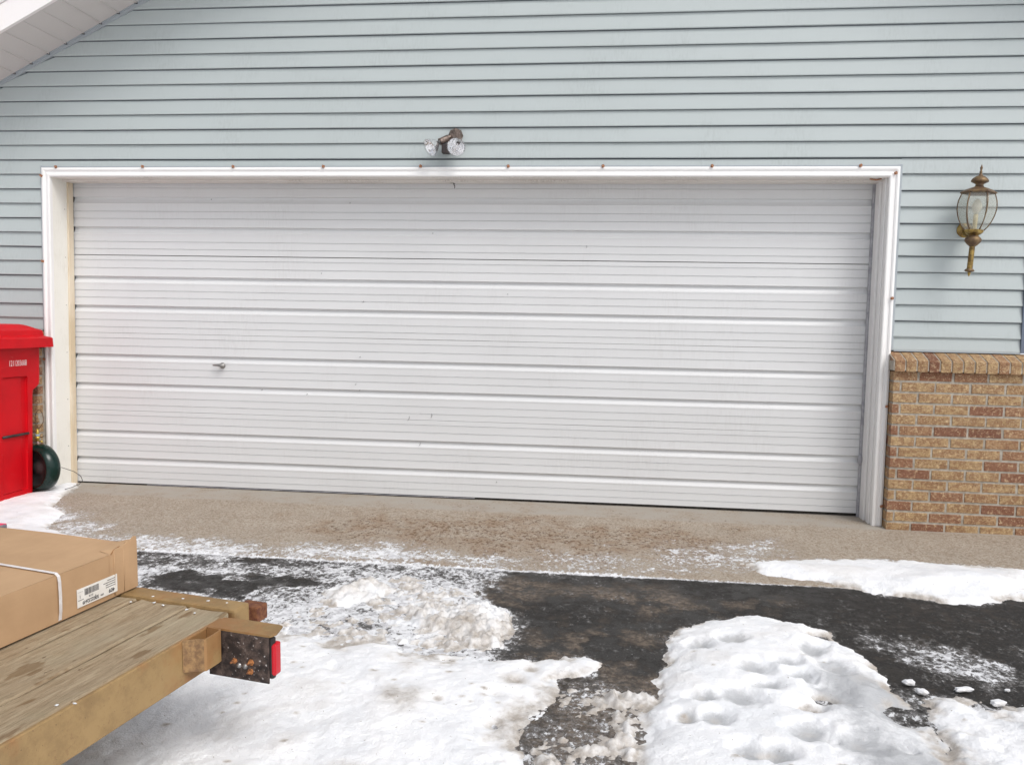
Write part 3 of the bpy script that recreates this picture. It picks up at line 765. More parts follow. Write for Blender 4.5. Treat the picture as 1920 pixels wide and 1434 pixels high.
# lamp bracket: top plate and dark back plate
m = MB()
tp = [(.0125, -.122), (.214, -.122), (.222, -.100), (.208, -.048), (.190, -.044), (.085, -.044), (.050, -.046), (.0125, -.050)]
vs = [(x, y, .001) for x, y in tp]+[(x, y, -.005) for x, y in tp]; k = len(tp)
m.add(vs, [tuple(range(k)), tuple(range(k, 2*k))]+[(i, (i+1) % k, k+(i+1) % k, k+i) for i in range(k)], 0)
br = m.build('lamp_bracket', TAN.m, tr)
m = MB(); m.box(.0125, .209, -.1215, -.1165, -.140, -.0052, 0, .0012)
m.build('back_plate', DIRTY.m, br)
m = MB()
for (x, z, s) in ((.098, -.088, .0095), (.152, -.085, .010), (.150, -.112, .010)):
    MM = frame_M((x, -.1215, z), (0, -1, .1)); m.lathe([(0, .012), (s*.5, .011), (s*.55, .004), (s*.9, .003), (s, 0)], 6, 0, MM, smooth=False)
    m.lathe([(0, .020), (.003, .019), (.0035, .008)], 8, 0, MM)
for (x, z) in ((.112, -.100), (.132, -.100)): m.lathe([(0, .006), (.005, .005), (.008, 0)], 8, 1, frame_M((x, -.1215, z), (0, -1, 0)))
m.build('bolt', [ORN.m, CHROME], br)
lm = MB(); lm.box(.125, .2195, -.1160, -.098, -.128, -.008, 0, .006); lp = lm.build('tail_lamp', BLACKM.m, br)
lm = MB(); lm.box(.120, .2255, -.1155, -.084, -.118, -.026, 0, .006); l2 = lm.build('red_lens', REDL, tr); l2.parent = br
m = MB()   # white flecks of ice on top
rg = random.Random(9)
for (x, y) in ((-.20, .035), (-.115, .045), (-.05, .05), (-.30, .02), (-.26, -.02), (-.13, -.035), (-.09, -.05), (-.22, -.03), (-.33, -.04), (-.02, -.62), (.012, -.6)):
    bm = bmesh.new(); bmesh.ops.create_icosphere(bm, subdivisions=1, radius=1)
    for v in bm.verts: v.co *= rg.uniform(.7, 1.2)
    bm.transform(Matrix.Translation((x, y, .001)) @ Matrix.Diagonal((rg.uniform(.004, .008), rg.uniform(.003, .006), .002, 1))); m.bm(bm)
tag(m.build('ice_flecks', mottled('ice_fleck', (.8, .82, .84, 1), (.7, .72, .74, 1), 60, .4).m, tr), kind='stuff')
# wheels and tongue, out of the frame but they carry the deck
for x in (.16, -1.80):
    m = MB(); m.lathe([(.10, -.08), (.20, -.085), (.245, -.07), (.255, -.03), (.255, .03), (.245, .07), (.20, .085), (.10, .08)], 36, 0, Matrix.Translation((x, -1.55, -.20)) @ Matrix.Rotation(R(90), 4, 'Y'))
    w1 = m.build('wheel', BLACKRUB.m, tr); m = MB(); m.lathe([(0, -.05), (.10, -.06), (.105, .06), (0, .05)], 24, 0, Matrix.Translation((x, -1.55, -.20)) @ Matrix.Rotation(R(90), 4, 'Y')); m.build('rim', GREYSEAL.m, w1)
m = MB(); m.box(-1.7, .06, -1.58, -1.52, -.23, -.17, 0, .004)
for y in (-2.3, -1.2, -.4): m.box(-1.62, -.01, y-.03, y+.03, -.12, -.038, 0, .003)
m.build('underframe', TAN.m, tr)

# ------------------------------------------------------------------ cardboard box on the deck
CARD = Mat('cardboard', lin(190, 150, 104), .85)
c = CARD.co(); a_ = CARD.noise(5, 5, .6, c); fl_ = CARD.noise(60, 2, .5, CARD.co((1, .02, 1)))
cc = CARD.mix(CARD.step(a_, .35, .7), lin(188, 154, 118), lin(176, 143, 108)); cc = CARD.mix(CARD.math('MULTIPLY', fl_, .22), cc, lin(160, 124, 88)); CARD.col(cc); CARD.bump(CARD.noise(160, 3, .6, c), .12, .001)
CARDD = mottled('cardboard_torn_edge', lin(150, 108, 66), lin(112, 76, 44), 50, .9)
BM_ = TM_ @ Matrix.Translation((-.405, .062, .003))
bx = thing('cardboard_box', 'long flat cardboard carton with crushed corner and white strap on the trailer deck', 'box', M=BM_)
# local: x<=0 is away from the near side, y<=0 away from the rear end
m = MB(); W_, L_, HT = .62, 1.75, .137
def bend(x, y, z):   # slight bulge of the top, sag at the rear end
    t = 1+.03*math.sin(max(0, -x)/W_*math.pi)+.035*max(0, (y+.10)/.10)
    return Vector((x, y, z*t if z > .01 else z))
nx, ny, nz = 12, 30, 4
def grid(fn, a, b):
    vs = [fn(i/a, j/b) for i in range(a+1) for j in range(b+1)]; fs = [(i*(b+1)+j, i*(b+1)+j+1, (i+1)*(b+1)+j+1, (i+1)*(b+1)+j) for i in range(a) for j in range(b)]
    return vs, fs
yy = lambda t: -L_*(1-t)
m.add(*grid(lambda s, t: bend(-W_*s, yy(t), HT-.0012*math.sin(t*40)*s), nx, ny))                       # top
m.add(*grid(lambda s, t: bend(.0015*math.sin(t*9), yy(t), HT*s), nz, ny))                              # near side
m.add(*grid(lambda s, t: bend(-W_, yy(t), HT*s), nz, ny))
m.add(*grid(lambda s, t: bend(-W_*s, 0, HT*t), nx, nz)); m.add(*grid(lambda s, t: bend(-W_*s, -L_, HT*t), nx, nz))
m.add([(0, 0, 0), (-W_, 0, 0), (-W_, -L_, 0), (0, -L_, 0)], [(0, 1, 2, 3)])
m.build('carton', CARD.m, bx)
# torn, pushed up corner flap on the near side's rear end
m = MB()
fl = [(-.105, .136, .0), (-.098, .139, 0), (-.085, .147, .001), (-.070, .150, .002), (-.055, .151, .003), (-.042, .156, .004), (-.030, .163, .006), (-.024, .158, .006), (-.016, .166, .006), (-.006, .171, .006), (.004, .168, .005), (.0075, .150, .004), (.0075, .10, .003)]
vs = []
for y, z, x in fl: vs += [(x+.0018, y, .004), (x+.0022, y, z*.55), (x+.0022, y, z), (x-.0018, y, z+.0002), (x-.0016, y, .004)]
k = 5; m.add(vs, [(j*k+i, j*k+i+1, (j+1)*k+i+1, (j+1)*k+i) for j in range(len(fl)-1) for i in range(k-1)], 0)
m.add([(.006, .0075, .004), (.004, .0075, .10), (.003, .0072, .15), (-.05, .006, .145), (-.12, .003, .141), (-.2, .001, .139), (-.2, .001, .004)], [(0, 1, 2, 3, 4, 5, 6)], 0)
for y in (-.088, -.050, -.022): m.tube([(.0042 if y > -.06 else .0032, y, .006), (.0050 if y > -.06 else .0038, y+.001, .075), (.0045, y, .142)], .0018, 5, 0)
m.tube([(.004, -.1, .138), (.0, -.085, .1465), (-.004, -.06, .1500), (-.006, -.04, .1475), (-.004, -.03, .156), (.002, -.022, .150)], .0016, 5, 1)
m.add([(0, -.10, .138), (-.05, -.09, .141), (-.07, -.03, .143), (-.06, .004, .145), (-.002, .004, .160), (-.001, -.03, .152), (-.001, -.07, .148)], [(0, 1, 2, 3, 4, 5, 6)], 0)
m.build('torn_flap', [CARD.m, CARDD.m], bx)
# plastic strap
STR = mottled('white_strap', (.78, .76, .76, 1), (.66, .62, .6, 1), 40, .5)
m = MB(); ys = -.298; hw_ = .0052
P = [(-W_-.002, 0), (-W_-.002, HT+.004), (-W_*.5, HT*1.035+.003), (-.03, HT+.0045), (-.006, HT+.004), (.0035, HT-.003), (.0065, HT-.02), (.0075, .07), (.006, .03), (.002, .004)]
vs = []
for i, (x, z) in enumerate(P):
    o = .010*(x/-W_) ; vs += [(x, ys-hw_+o, z), (x, ys+hw_+o, z)]
vs2 = [(x+(0.0012 if x > 0 else 0), y, z+(.001 if x <= 0 else 0)) for x, y, z in vs]
k = len(P); m.add(vs, [(2*i, 2*i+1, 2*i+3, 2*i+2) for i in range(k-1)], 0); m.add(vs2, [(2*i, 2*i+1, 2*i+3, 2*i+2) for i in range(k-1)], 0)
m.add(vs+vs2, [(2*i, 2*i+2, 2*k+2*i+2, 2*k+2*i) for i in range(k-1)]+[(2*i+1, 2*i+3, 2*k+2*i+3, 2*k+2*i+1) for i in range(k-1)], 0)
m.build('plastic_strap', STR.m, bx)
# shipping label, upside down on the near side
m = MB(); PAP = mottled('label_paper', (.84, .82, .78, 1), (.76, .73, .68, 1), 20, .5); INK = Mat('label_ink', (.05, .05, .055), .6).m
y0, y1, z0, z1 = -.236, -.079, .0165, .0715
m.box(.0035, .0050, y0, y1, z0, z1, 0)
lo_ = m.build('shipping_label', PAP.m, bx)
m = MB(); yc, zc = (y0+y1)/2, (z0+z1)/2
# text frame: reading direction reversed (label is upside down): text x -> -y, text y -> -z, normal +x
def TF(y, z): return Matrix.Translation((.0052, y, z)) @ Matrix(((0, 0, 1, 0), (-1, 0, 0, 0), (0, -1, 0, 0), (0, 0, 0, 1)))
text_into(m, 'S0J02232649', .0150, TF(y0+.050, z0+.0105), 0, .80, .0002, bold=.0003)
text_into(m, '409', .0165, TF(y1-.024, z0+.012), 0, .95, .0002, bold=.0005)
text_into(m, 'S008', .0085, TF(y1-.062, z0+.010), 0, .8, .0002)
text_into(m, '3X 58', .0085, TF(y0+.052, z0+.0235), 0, .8, .0002)
rg = random.Random(5); y = y0+.028
while y < y0+.082:
    w_ = rg.choice((.0006, .001, .0016)); m.box(.0050, .0053, y, y+w_, z0+.030, z0+.049, 0); y += w_+rg.choice((.0007, .0012))
for r in range(4):
    y = y1-.008; L = rg.uniform(.03, .055)
    while y > y1-.008-L:
        w_ = rg.uniform(.001, .003); m.box(.0050, .0053, y-w_, y, z0+.024+r*.007, z0+.0265+r*.007, 0); y -= w_+rg.uniform(.0005, .0012)
m.box(.0050, .0053, y0+.003, y0+.024, z0+.020, z0+.0215, 0); m.box(.0050, .0053, y0+.010, y0+.0112, z0+.026, z0+.036, 0); m.box(.0050, .0053, y0+.003, y0+.022, z0+.045, z0+.0455, 0)
m.build('label_print', INK, lo_)

# ------------------------------------------------------------------ ground, driveway, apron, snow
rs = np.random.RandomState(7)
PERM = rs.rand(256, 256)
def vn(x, y):
    xi = np.floor(x).astype(int); yi = np.floor(y).astype(int); fx = x-xi; fy = y-yi
    fx = fx*fx*fx*(fx*(fx*6-15)+10); fy = fy*fy*fy*(fy*(fy*6-15)+10)
    g = lambda a, b: PERM[a & 255, b & 255]
    return (g(xi, yi)*(1-fx)+g(xi+1, yi)*fx)*(1-fy)+(g(xi, yi+1)*(1-fx)+g(xi+1, yi+1)*fx)*fy
def fbm(x, y, sc, oct=5, gain=.5, seed=0):
    a = 1; s = 0; t = 0; x = x*sc+seed*17.3; y = y*sc+seed*9.1
    for _ in range(oct):
        s = s+a*vn(x, y); t += a; a *= gain; x, y = x*1.6+y*1.2+3.7, -x*1.2+y*1.6+1.9
    return s/t-.5
def sdf(poly, X, Y):
    """signed distance, positive inside"""
    d = np.full(X.shape, 1e9); ins = np.zeros(X.shape, bool); n = len(poly)
    for i in range(n):
        x0, y0 = poly[i]; x1, y1 = poly[(i+1) % n]; ex, ey = x1-x0, y1-y0
        t = np.clip(((X-x0)*ex+(Y-y0)*ey)/(ex*ex+ey*ey+1e-12), 0, 1)
        d = np.minimum(d, np.hypot(X-x0-t*ex, Y-y0-t*ey))
        c = ((y0 > Y) != (y1 > Y)) & (X < (x1-x0)*(Y-y0)/(y1-y0+1e-12)+x0); ins ^= c
    return np.where(ins, d, -d)
def ss(v, a, b):
    t = np.clip((v-a)/(b-a), 0, 1); return t*t*(3-2*t)
POLY = {
 'ribbon':[(1.84,-0.93),(2.04,-0.84),(2.51,-0.75),(2.87,-0.76),(3.02,-0.78),(3.32,-0.81),(3.13,-1.24),(3.01,-1.26),(2.85,-1.35),(2.68,-1.34),(2.55,-1.31),(2.39,-1.27),(2.18,-1.16),(2.03,-1.13),(1.90,-1.08)],
 'mound':[(1.42,-1.93),(1.49,-1.86),(1.60,-1.77),(1.72,-1.71),(1.80,-1.69),(1.88,-1.75),(1.96,-1.76),(2.06,-1.81),(2.06,-1.92),(2.11,-2.02),(2.16,-2.16),(2.17,-2.25),(2.22,-2.33),(2.25,-2.37),(2.23,-2.49),(2.25,-2.56),(2.28,-2.56),(2.30,-2.61),(2.28,-2.80),(2.21,-2.96),(1.24,-3.10),(1.25,-2.89),(1.29,-2.76),(1.27,-2.63),(1.34,-2.52),(1.33,-2.40),(1.38,-2.23),(1.40,-2.09)],
 'botright':[(2.27,-2.40),(2.34,-2.40),(2.41,-2.46),(2.48,-2.45),(2.60,-2.42),(2.36,-2.94),(2.10,-2.98),(2.25,-2.64),(2.24,-2.54)],
 'left':[(-0.48,-3.21),(-0.84,-2.81),(-0.65,-2.32),(-0.38,-2.17),(-0.21,-2.19),(-0.04,-2.20),(0.13,-2.25),(0.25,-2.19),(0.40,-2.29),(0.57,-2.33),(0.78,-2.27),(0.95,-2.28),(1.06,-2.22),(1.10,-2.36),(0.99,-2.37),(0.95,-2.46),(0.96,-2.58),(0.92,-2.66),(0.86,-2.78),(0.85,-2.88),(0.91,-2.94),(0.90,-3.15),(0.23,-3.25),(0.04,-3.54),(-0.35,-3.59)],
 'chunka':[(-0.20,-1.71),(-0.15,-1.62),(-0.06,-1.54),(0.04,-1.53),(0.12,-1.61),(0.06,-1.75),(-0.03,-1.85),(-0.10,-1.85)],
 'chunkb':[(0.20,-1.98),(0.26,-1.94),(0.26,-1.77),(0.32,-1.73),(0.47,-1.80),(0.56,-1.72),(0.65,-1.73),(0.71,-1.86),(0.75,-1.99),(0.70,-2.16),(0.64,-2.19),(0.53,-2.13),(0.41,-2.09),(0.29,-2.04)],
 'binsnow':[(-2.93,-0.70),(-2.92,-0.34),(-2.78,-0.17),(-2.81,0.04),(-2.75,0.20),(-2.62,0.07),(-2.56,-0.24),(-2.42,-0.47),(-2.25,-0.64),(-2.15,-0.93),(-1.92,-1.06),(-1.85,-1.30),(-2.35,-1.38)],
 'midmix':[(0.95,-2.46),(1.03,-2.35),(1.18,-2.44),(1.34,-2.46),(1.38,-2.56),(1.35,-2.75),(1.31,-3.09),(0.87,-3.16),(0.85,-2.81),(0.93,-2.66)],
 'frosta':[(-1.62,-1.40),(0.46,-1.15),(0.65,-1.29),(0.61,-1.56),(0.51,-1.72),(0.52,-2.03),(0.20,-2.19),(-0.21,-2.08),(-0.65,-2.32),(-0.96,-2.37)],
 'dark1':[(-1.08,-1.65),(-1.04,-1.55),(-0.80,-1.47),(-0.44,-1.51),(-0.20,-1.57),(-0.33,-1.66),(-0.63,-1.75),(-0.89,-1.76)],
 'dark2':[(0.77,-1.39),(0.68,-1.55),(0.57,-1.50),(0.55,-1.65),(0.77,-1.68),(0.80,-1.46)],
 'frostc':[(-3.09,0.20),(-1.78,-0.98),(-1.09,-0.99),(-0.18,-0.92),(0.43,-0.96),(0.80,-1.17),(-0.08,-1.25),(-1.28,-1.39),(-1.78,-1.56)],
 'frostd':[(0.61,-0.98),(1.24,-0.78),(2.05,-0.43),(2.17,-0.72),(1.85,-0.96),(1.50,-1.19),(0.89,-1.21)],
 'frostr':[(2.17,-1.77),(2.35,-1.82),(2.55,-1.81),(2.70,-1.93),(2.89,-1.78),(2.69,-2.21),(2.55,-2.20),(2.40,-2.14),(2.29,-2.03)],
 'frostr2':[(2.27,-2.28),(2.33,-2.33),(2.39,-2.41),(2.59,-2.44),(2.54,-2.55),(2.23,-2.60),(2.23,-2.42)],
 'brown':[(0.43,-1.32),(0.69,-1.37),(0.98,-1.41),(1.39,-1.40),(1.55,-1.51),(1.92,-1.48),(1.70,-1.71),(1.43,-1.93),(1.36,-2.48),(1.04,-2.45),(0.87,-2.29),(0.77,-2.23),(0.74,-2.16),(1.01,-1.99),(1.37,-1.76),(0.90,-1.59),(0.64,-1.73),(0.46,-1.74)],
 'damp':[(-0.09,-0.57),(0.33,-0.32),(0.99,-0.33),(1.61,-0.51),(1.30,-0.87),(0.57,-0.89),(-0.02,-0.84)],
}

DENTS=[(1.50,-2.09,0.055,0.054),(1.64,-2.02,0.069,0.056),(1.68,-2.28,0.063,0.054),(1.82,-2.21,0.053,0.039),(1.85,-2.31,0.052,0.037),(1.71,-2.42,0.058,0.043),(1.60,-2.52,0.069,0.065),(1.41,-2.68,0.046,0.046),(1.50,-2.68,0.052,0.052),(1.99,-2.22,0.068,0.078),(1.94,-2.07,0.056,0.085),(1.93,-2.44,0.078,0.089),(1.79,-2.73,0.076,0.062),(1.93,-2.78,0.082,0.071),(1.59,-2.88,0.067,0.056),(1.67,-2.88,0.054,0.056),(2.10,-2.51,0.061,0.085),(1.48,-2.53,0.055,0.043)]

POLY['mound'] = [p for p in POLY['mound'] if p[1] > -2.95]
POLY['damp'] = [(-.75, -.62), (-.2, -.36), (.4, -.24), (1.1, -.24), (1.9, -.34), (2.1, -.55), (1.6, -.92), (.6, -.95), (-.2, -.88)]
i_ = POLY['mound'].index((2.28, -2.80)); POLY['mound'][i_+1:i_+1] = [(2.2, -3.6), (1.2, -3.6)]
POLY['botright'] = [(2.27, -2.40), (2.34, -2.40), (2.41, -2.46), (2.48, -2.45), (2.60, -2.42), (4.6, -2.5), (4.6, -4), (2.1, -4), (2.20, -2.98), (2.25, -2.64), (2.24, -2.54)]
def axis(lo, hi, fine, far, g=1.25):
    a = list(np.arange(lo, hi+1e-9, fine)); st = fine; x = hi
    while x < far: st = min(st*g, 2.5); x += st; a.append(x)
    st = fine; x = lo; b = []
    while x > -far: st = min(st*g, 2.5); x -= st; b.append(x)
    return np.array(b[::-1]+a)
def sheet(name, xs, ys, zf, mat, attrs=None, parent=None):
    X, Y = np.meshgrid(xs, ys); Z = zf(X, Y)
    ny_, nx_ = X.shape
    co = np.stack([X, Y, Z], -1).reshape(-1, 3)
    idx = np.arange(nx_*ny_).reshape(ny_, nx_)
    q = np.stack([idx[:-1, :-1], idx[:-1, 1:], idx[1:, 1:], idx[1:, :-1]], -1).reshape(-1, 4)
    if name == 'snow':
        keep = (KEEP.reshape(-1)[q].any(1)); q = q[keep]
        used = np.unique(q); rem = -np.ones(nx_*ny_, int); rem[used] = np.arange(len(used)); co = co[used]; q = rem[q]
    me = bpy.data.meshes.new(name); me.vertices.add(len(co)); me.vertices.foreach_set('co', co.ravel())
    me.loops.add(q.size); me.loops.foreach_set('vertex_index', q.ravel().astype(np.int32))
    me.polygons.add(len(q)); me.polygons.foreach_set('loop_start', np.arange(0, q.size, 4, dtype=np.int32)); me.polygons.foreach_set('use_smooth', np.ones(len(q), bool))
    me.update(calc_edges=True)
    for k, v in (attrs(X, Y) if attrs else {}).items():
        at = me.attributes.new(k, 'FLOAT', 'POINT'); vv = v.reshape(-1)
        if name == 'snow': vv = vv[used]
        at.data.foreach_set('value', vv.astype(np.float32))
    me.materials.append(mat); me.validate()
    o = bpy.data.objects.new(name, me); COL.objects.link(o); return o
def G(X, Y): return SY*np.clip(Y, -12, 0)+SX*(np.clip(X, -5, 5)-2.743)

WIDE = [(-.55, -2.35), (-.35, -1.85), (-.25, -1.5), (.15, -1.33), (.5, -1.45), (.70, -1.65), (.78, -1.95), (.74, -2.35), (.3, -2.4)]
# --- cover: how much thin snow lies on bare ground (0..1), in world coordinates
def soft(name, X, Y, w, jit=.12, seed=0):
    return ss(sdf(POLY[name], X, Y)+jit*fbm(X, Y, 5, 4, .55, seed), -w, w)
def cover(X, Y):
    c = .66*soft('frosta', X, Y, .10, .3, 1)
    c = np.maximum(c, .74*soft('frostc', X, Y, .26, .4, 2))
    c = np.maximum(c, .55*soft('frostd', X, Y, .22, .5, 3))
    c = np.maximum(c, .60*soft('frostr', X, Y, .14, .35, 4)); c = np.maximum(c, .80*soft('frostr2', X, Y, .06, .2, 5))
    line = np.exp(-((Y+1.225)/.022)**2)*ss(-X, -2.6, -.8)*.85+np.exp(-((Y+1.225)/.014)**2)*.45*ss(-X, -2.6, -2.3)
    c = np.maximum(c, line)
    for nme in ('chunka', 'chunkb', 'mound', 'left', 'binsnow', 'midmix', 'ribbon', 'botright'):
        c = np.maximum(c, dict(mound=.5, midmix=.42, ribbon=.6).get(nme, .72)*ss(sdf(POLY[nme], X, Y)+.10*fbm(X, Y, 8, 4, .5, 6), -.09, .05))
    c = np.maximum(c, 0.78*ss(sdf(WIDE, X, Y), -.12, .12))
    c = c-.8*soft('dark1', X, Y, .05, .50, 7)*(.75+1.6*fbm(X, Y, 14, 4, .6, 41))-.9*soft('dark2', X, Y, .03, .3, 8)
    c = np.maximum(c, .13*ss(-Y, 1.3, 1.5)); c = np.maximum(c, .05)
    c = np.maximum(c, .8*ss(-Y, 3.3, 3.9))
    return np.clip(c+.25*fbm(X, Y, 3, 3, .5, 9)*(c > .1), 0, 1)
def groundattr(X, Y):
    return {'cover': cover(X, Y), 'brown': np.maximum(soft('brown', X, Y, .12, .35, 11), soft('midmix', X, Y, .2, .2, 13)), 'damp': soft('damp', X, Y, .34, .9, 12), 'mud': soft('midmix', X, Y, .22, .3, 13), 'lip': ss(Y+.05*fbm(X, Y, 4, 3), -.15, -.09)}

def fleck(m, under, snowc=(.80, .81, .83, 1)):
    """thin crusted snow: attribute 'cover' against flake shaped noise"""
    cv = m.attr('cover'); c = m.co((1, 1.0, 1), (0, 0, R(25)))
    n1 = m.noise(50, 7, .74, m.co((1, .8, 1), (0, 0, R(20))), .5); n2 = m.noise(12, 5, .65)
    nn_ = m.math('ADD', m.math('MULTIPLY', n1, .68), m.math('MULTIPLY', n2, .32))
    thr = m.math('SUBTRACT', .69, m.math('MULTIPLY', cv, .32))
    d = m.math('SUBTRACT', nn_, thr); k = m.math('MULTIPLY', m.step(d, -.008, .026), .95)
    n3 = m.noise(30, 4, .6)
    under = m.mix(m.math('MULTIPLY', m.step(d, -.11, .0), .38), under, (.36, .35, .345, 1))
    sc = m.mix(m.step(n3, .40, .66), snowc, (.50, .50, .52, 1))
    m.col(m.mix(k, under, sc)); return k, d
# asphalt
ASP = Mat('asphalt', (.02, .02, .02), .8)
c = ASP.co(); s1 = ASP.noise(160, 3, .7, c); s2 = ASP.noise(9, 6, .65, c); s3 = ASP.noise(45, 5, .7, c)
base = ASP.mix(ASP.step(s1, .42, .66), (.008, .007, .0062, 1), (.030, .026, .022, 1))
base = ASP.mix(ASP.step(s1, .68, .74), base, (.24, .22, .21, 1))
base = ASP.mix(ASP.step(ASP.noise(75, 2, .5, c), .765, .785), base, (.6, .6, .6, 1))
bw = ASP.attr('brown')
bk = ASP.math('MULTIPLY', bw, ASP.step(ASP.math('ADD', s2, ASP.math('MULTIPLY', ASP.math('SUBTRACT', ASP.noise(2.6, 4, .6, c), .5), ASP.math('MULTIPLY', ASP.math('SUBTRACT', 1.3, ASP.attr('mud')), .7))), ASP.math('SUBTRACT', .38, ASP.math('MULTIPLY', ASP.attr('mud'), .14)), .60))
base = ASP.mix(ASP.math('MULTIPLY', bk, .9), base, ASP.mix(ASP.step(s3, .38, .64), (.060, .046, .036, 1), (.19, .15, .115, 1)))
base = ASP.mix(ASP.math('MULTIPLY', ASP.step(s2, .54, .70), .4), base, (.075, .058, .044, 1))
k, d = fleck(ASP, base)
ASP.bump(ASP.math('ADD', ASP.math('MULTIPLY', s1, .4), ASP.math('MULTIPLY', k, 1.2)), .7, .004)
ASP.rough(ASP.mix(ASP.step(s2, .4, .6), (.5, .5, .5, 1), (.85, .85, .85, 1)))
# concrete
CON = Mat('concrete', (.4, .35, .3), .9)
c = CON.co(); s1 = CON.noise(140, 4, .7, c); s2 = CON.noise(4, 6, .65, c); s3 = CON.noise(44, 5, .65, CON.co((1, .8, 1))); s4 = CON.noise(1.6, 3, .5, c)
base = CON.mix(CON.step(s2, .25, .75), lin(160, 150, 136), lin(173, 163, 149))
gr1 = CON.noise(70, 6, .8, c); base = CON.mix(CON.step(gr1, .48, .58), base, CON.mix(.75, base, lin(120, 102, 84)))
base = CON.mix(CON.math('MULTIPLY', CON.step(CON.noise(34, 6, .8, c), .50, .60), .5), base, lin(132, 112, 92))
base = CON.mix(CON.step(s1, .50, .64), base, CON.mix(.4, base, lin(118, 100, 84)))
base = CON.mix(CON.step(CON.noise(105, 3, .6, c), .68, .72), base, lin(112, 84, 60))
base = CON.mix(CON.step(CON.noise(95, 2, .6, CON.co((1, 1, 1), (0, 0, .6))), .735, .76), base, (.72, .70, .68, 1))
dm = CON.attr('damp')
base = CON.mix(CON.math('MULTIPLY', CON.attr('lip'), CON.step(s2, .3, .6)), base, lin(158, 151, 141))
base = CON.mix(CON.math('MULTIPLY', CON.math('MULTIPLY', CON.step(dm, 0, 1), CON.step(CON.noise(9, 5, .7, c), .40, .60)), .55), base, lin(132, 106, 80))
thr = CON.math('SUBTRACT', .655, CON.math('MULTIPLY', dm, .12))
dk = CON.math('SUBTRACT', s3, thr); base = CON.mix(CON.math('MULTIPLY', CON.step(dk, 0, .03), .8), base, lin(92, 66, 44))
k, d = fleck(CON, base)
CON.bump(CON.math('ADD', CON.math('MULTIPLY', s1, .5), CON.math('MULTIPLY', k, 1)), .55, .003)

xs = np.arange(-3.6, 4.4, .02); ysd = np.arange(-12, -1.225, .02)
ysd = np.concatenate([np.arange(-12, -4, .2), np.arange(-4, -1.2249, .015)])
dr = sheet('driveway', xs, ysd, lambda X, Y: G(X, Y)-.004+.004*fbm(X, Y, 2, 3), ASP.m, groundattr); tag(dr, kind='structure')
ysa = np.arange(-1.222, .262, .015); xs = np.arange(-4.75, 4.4, .02)
ap = sheet('concrete_apron', xs, ysa, lambda X, Y: G(X, Y)+.002*fbm(X, Y, 3, 3)-.012*ss(-Y, 1.205, 1.222), CON.m, groundattr); tag(ap, kind='structure')
gm = Mat('snowy_ground', (.78, .79, .82), .7); n_ = gm.noise(3, 5); gm.col(gm.mix(n_, (.80, .81, .84, 1), (.70, .71, .74, 1))); gm.bump(gm.noise(8, 6), .5, .03)
ga = axis(-5, 5, 1, 150)
gr = sheet('ground', ga, ga, lambda X, Y: G(X, Y)-.05, gm.m); tag(gr, kind='structure')

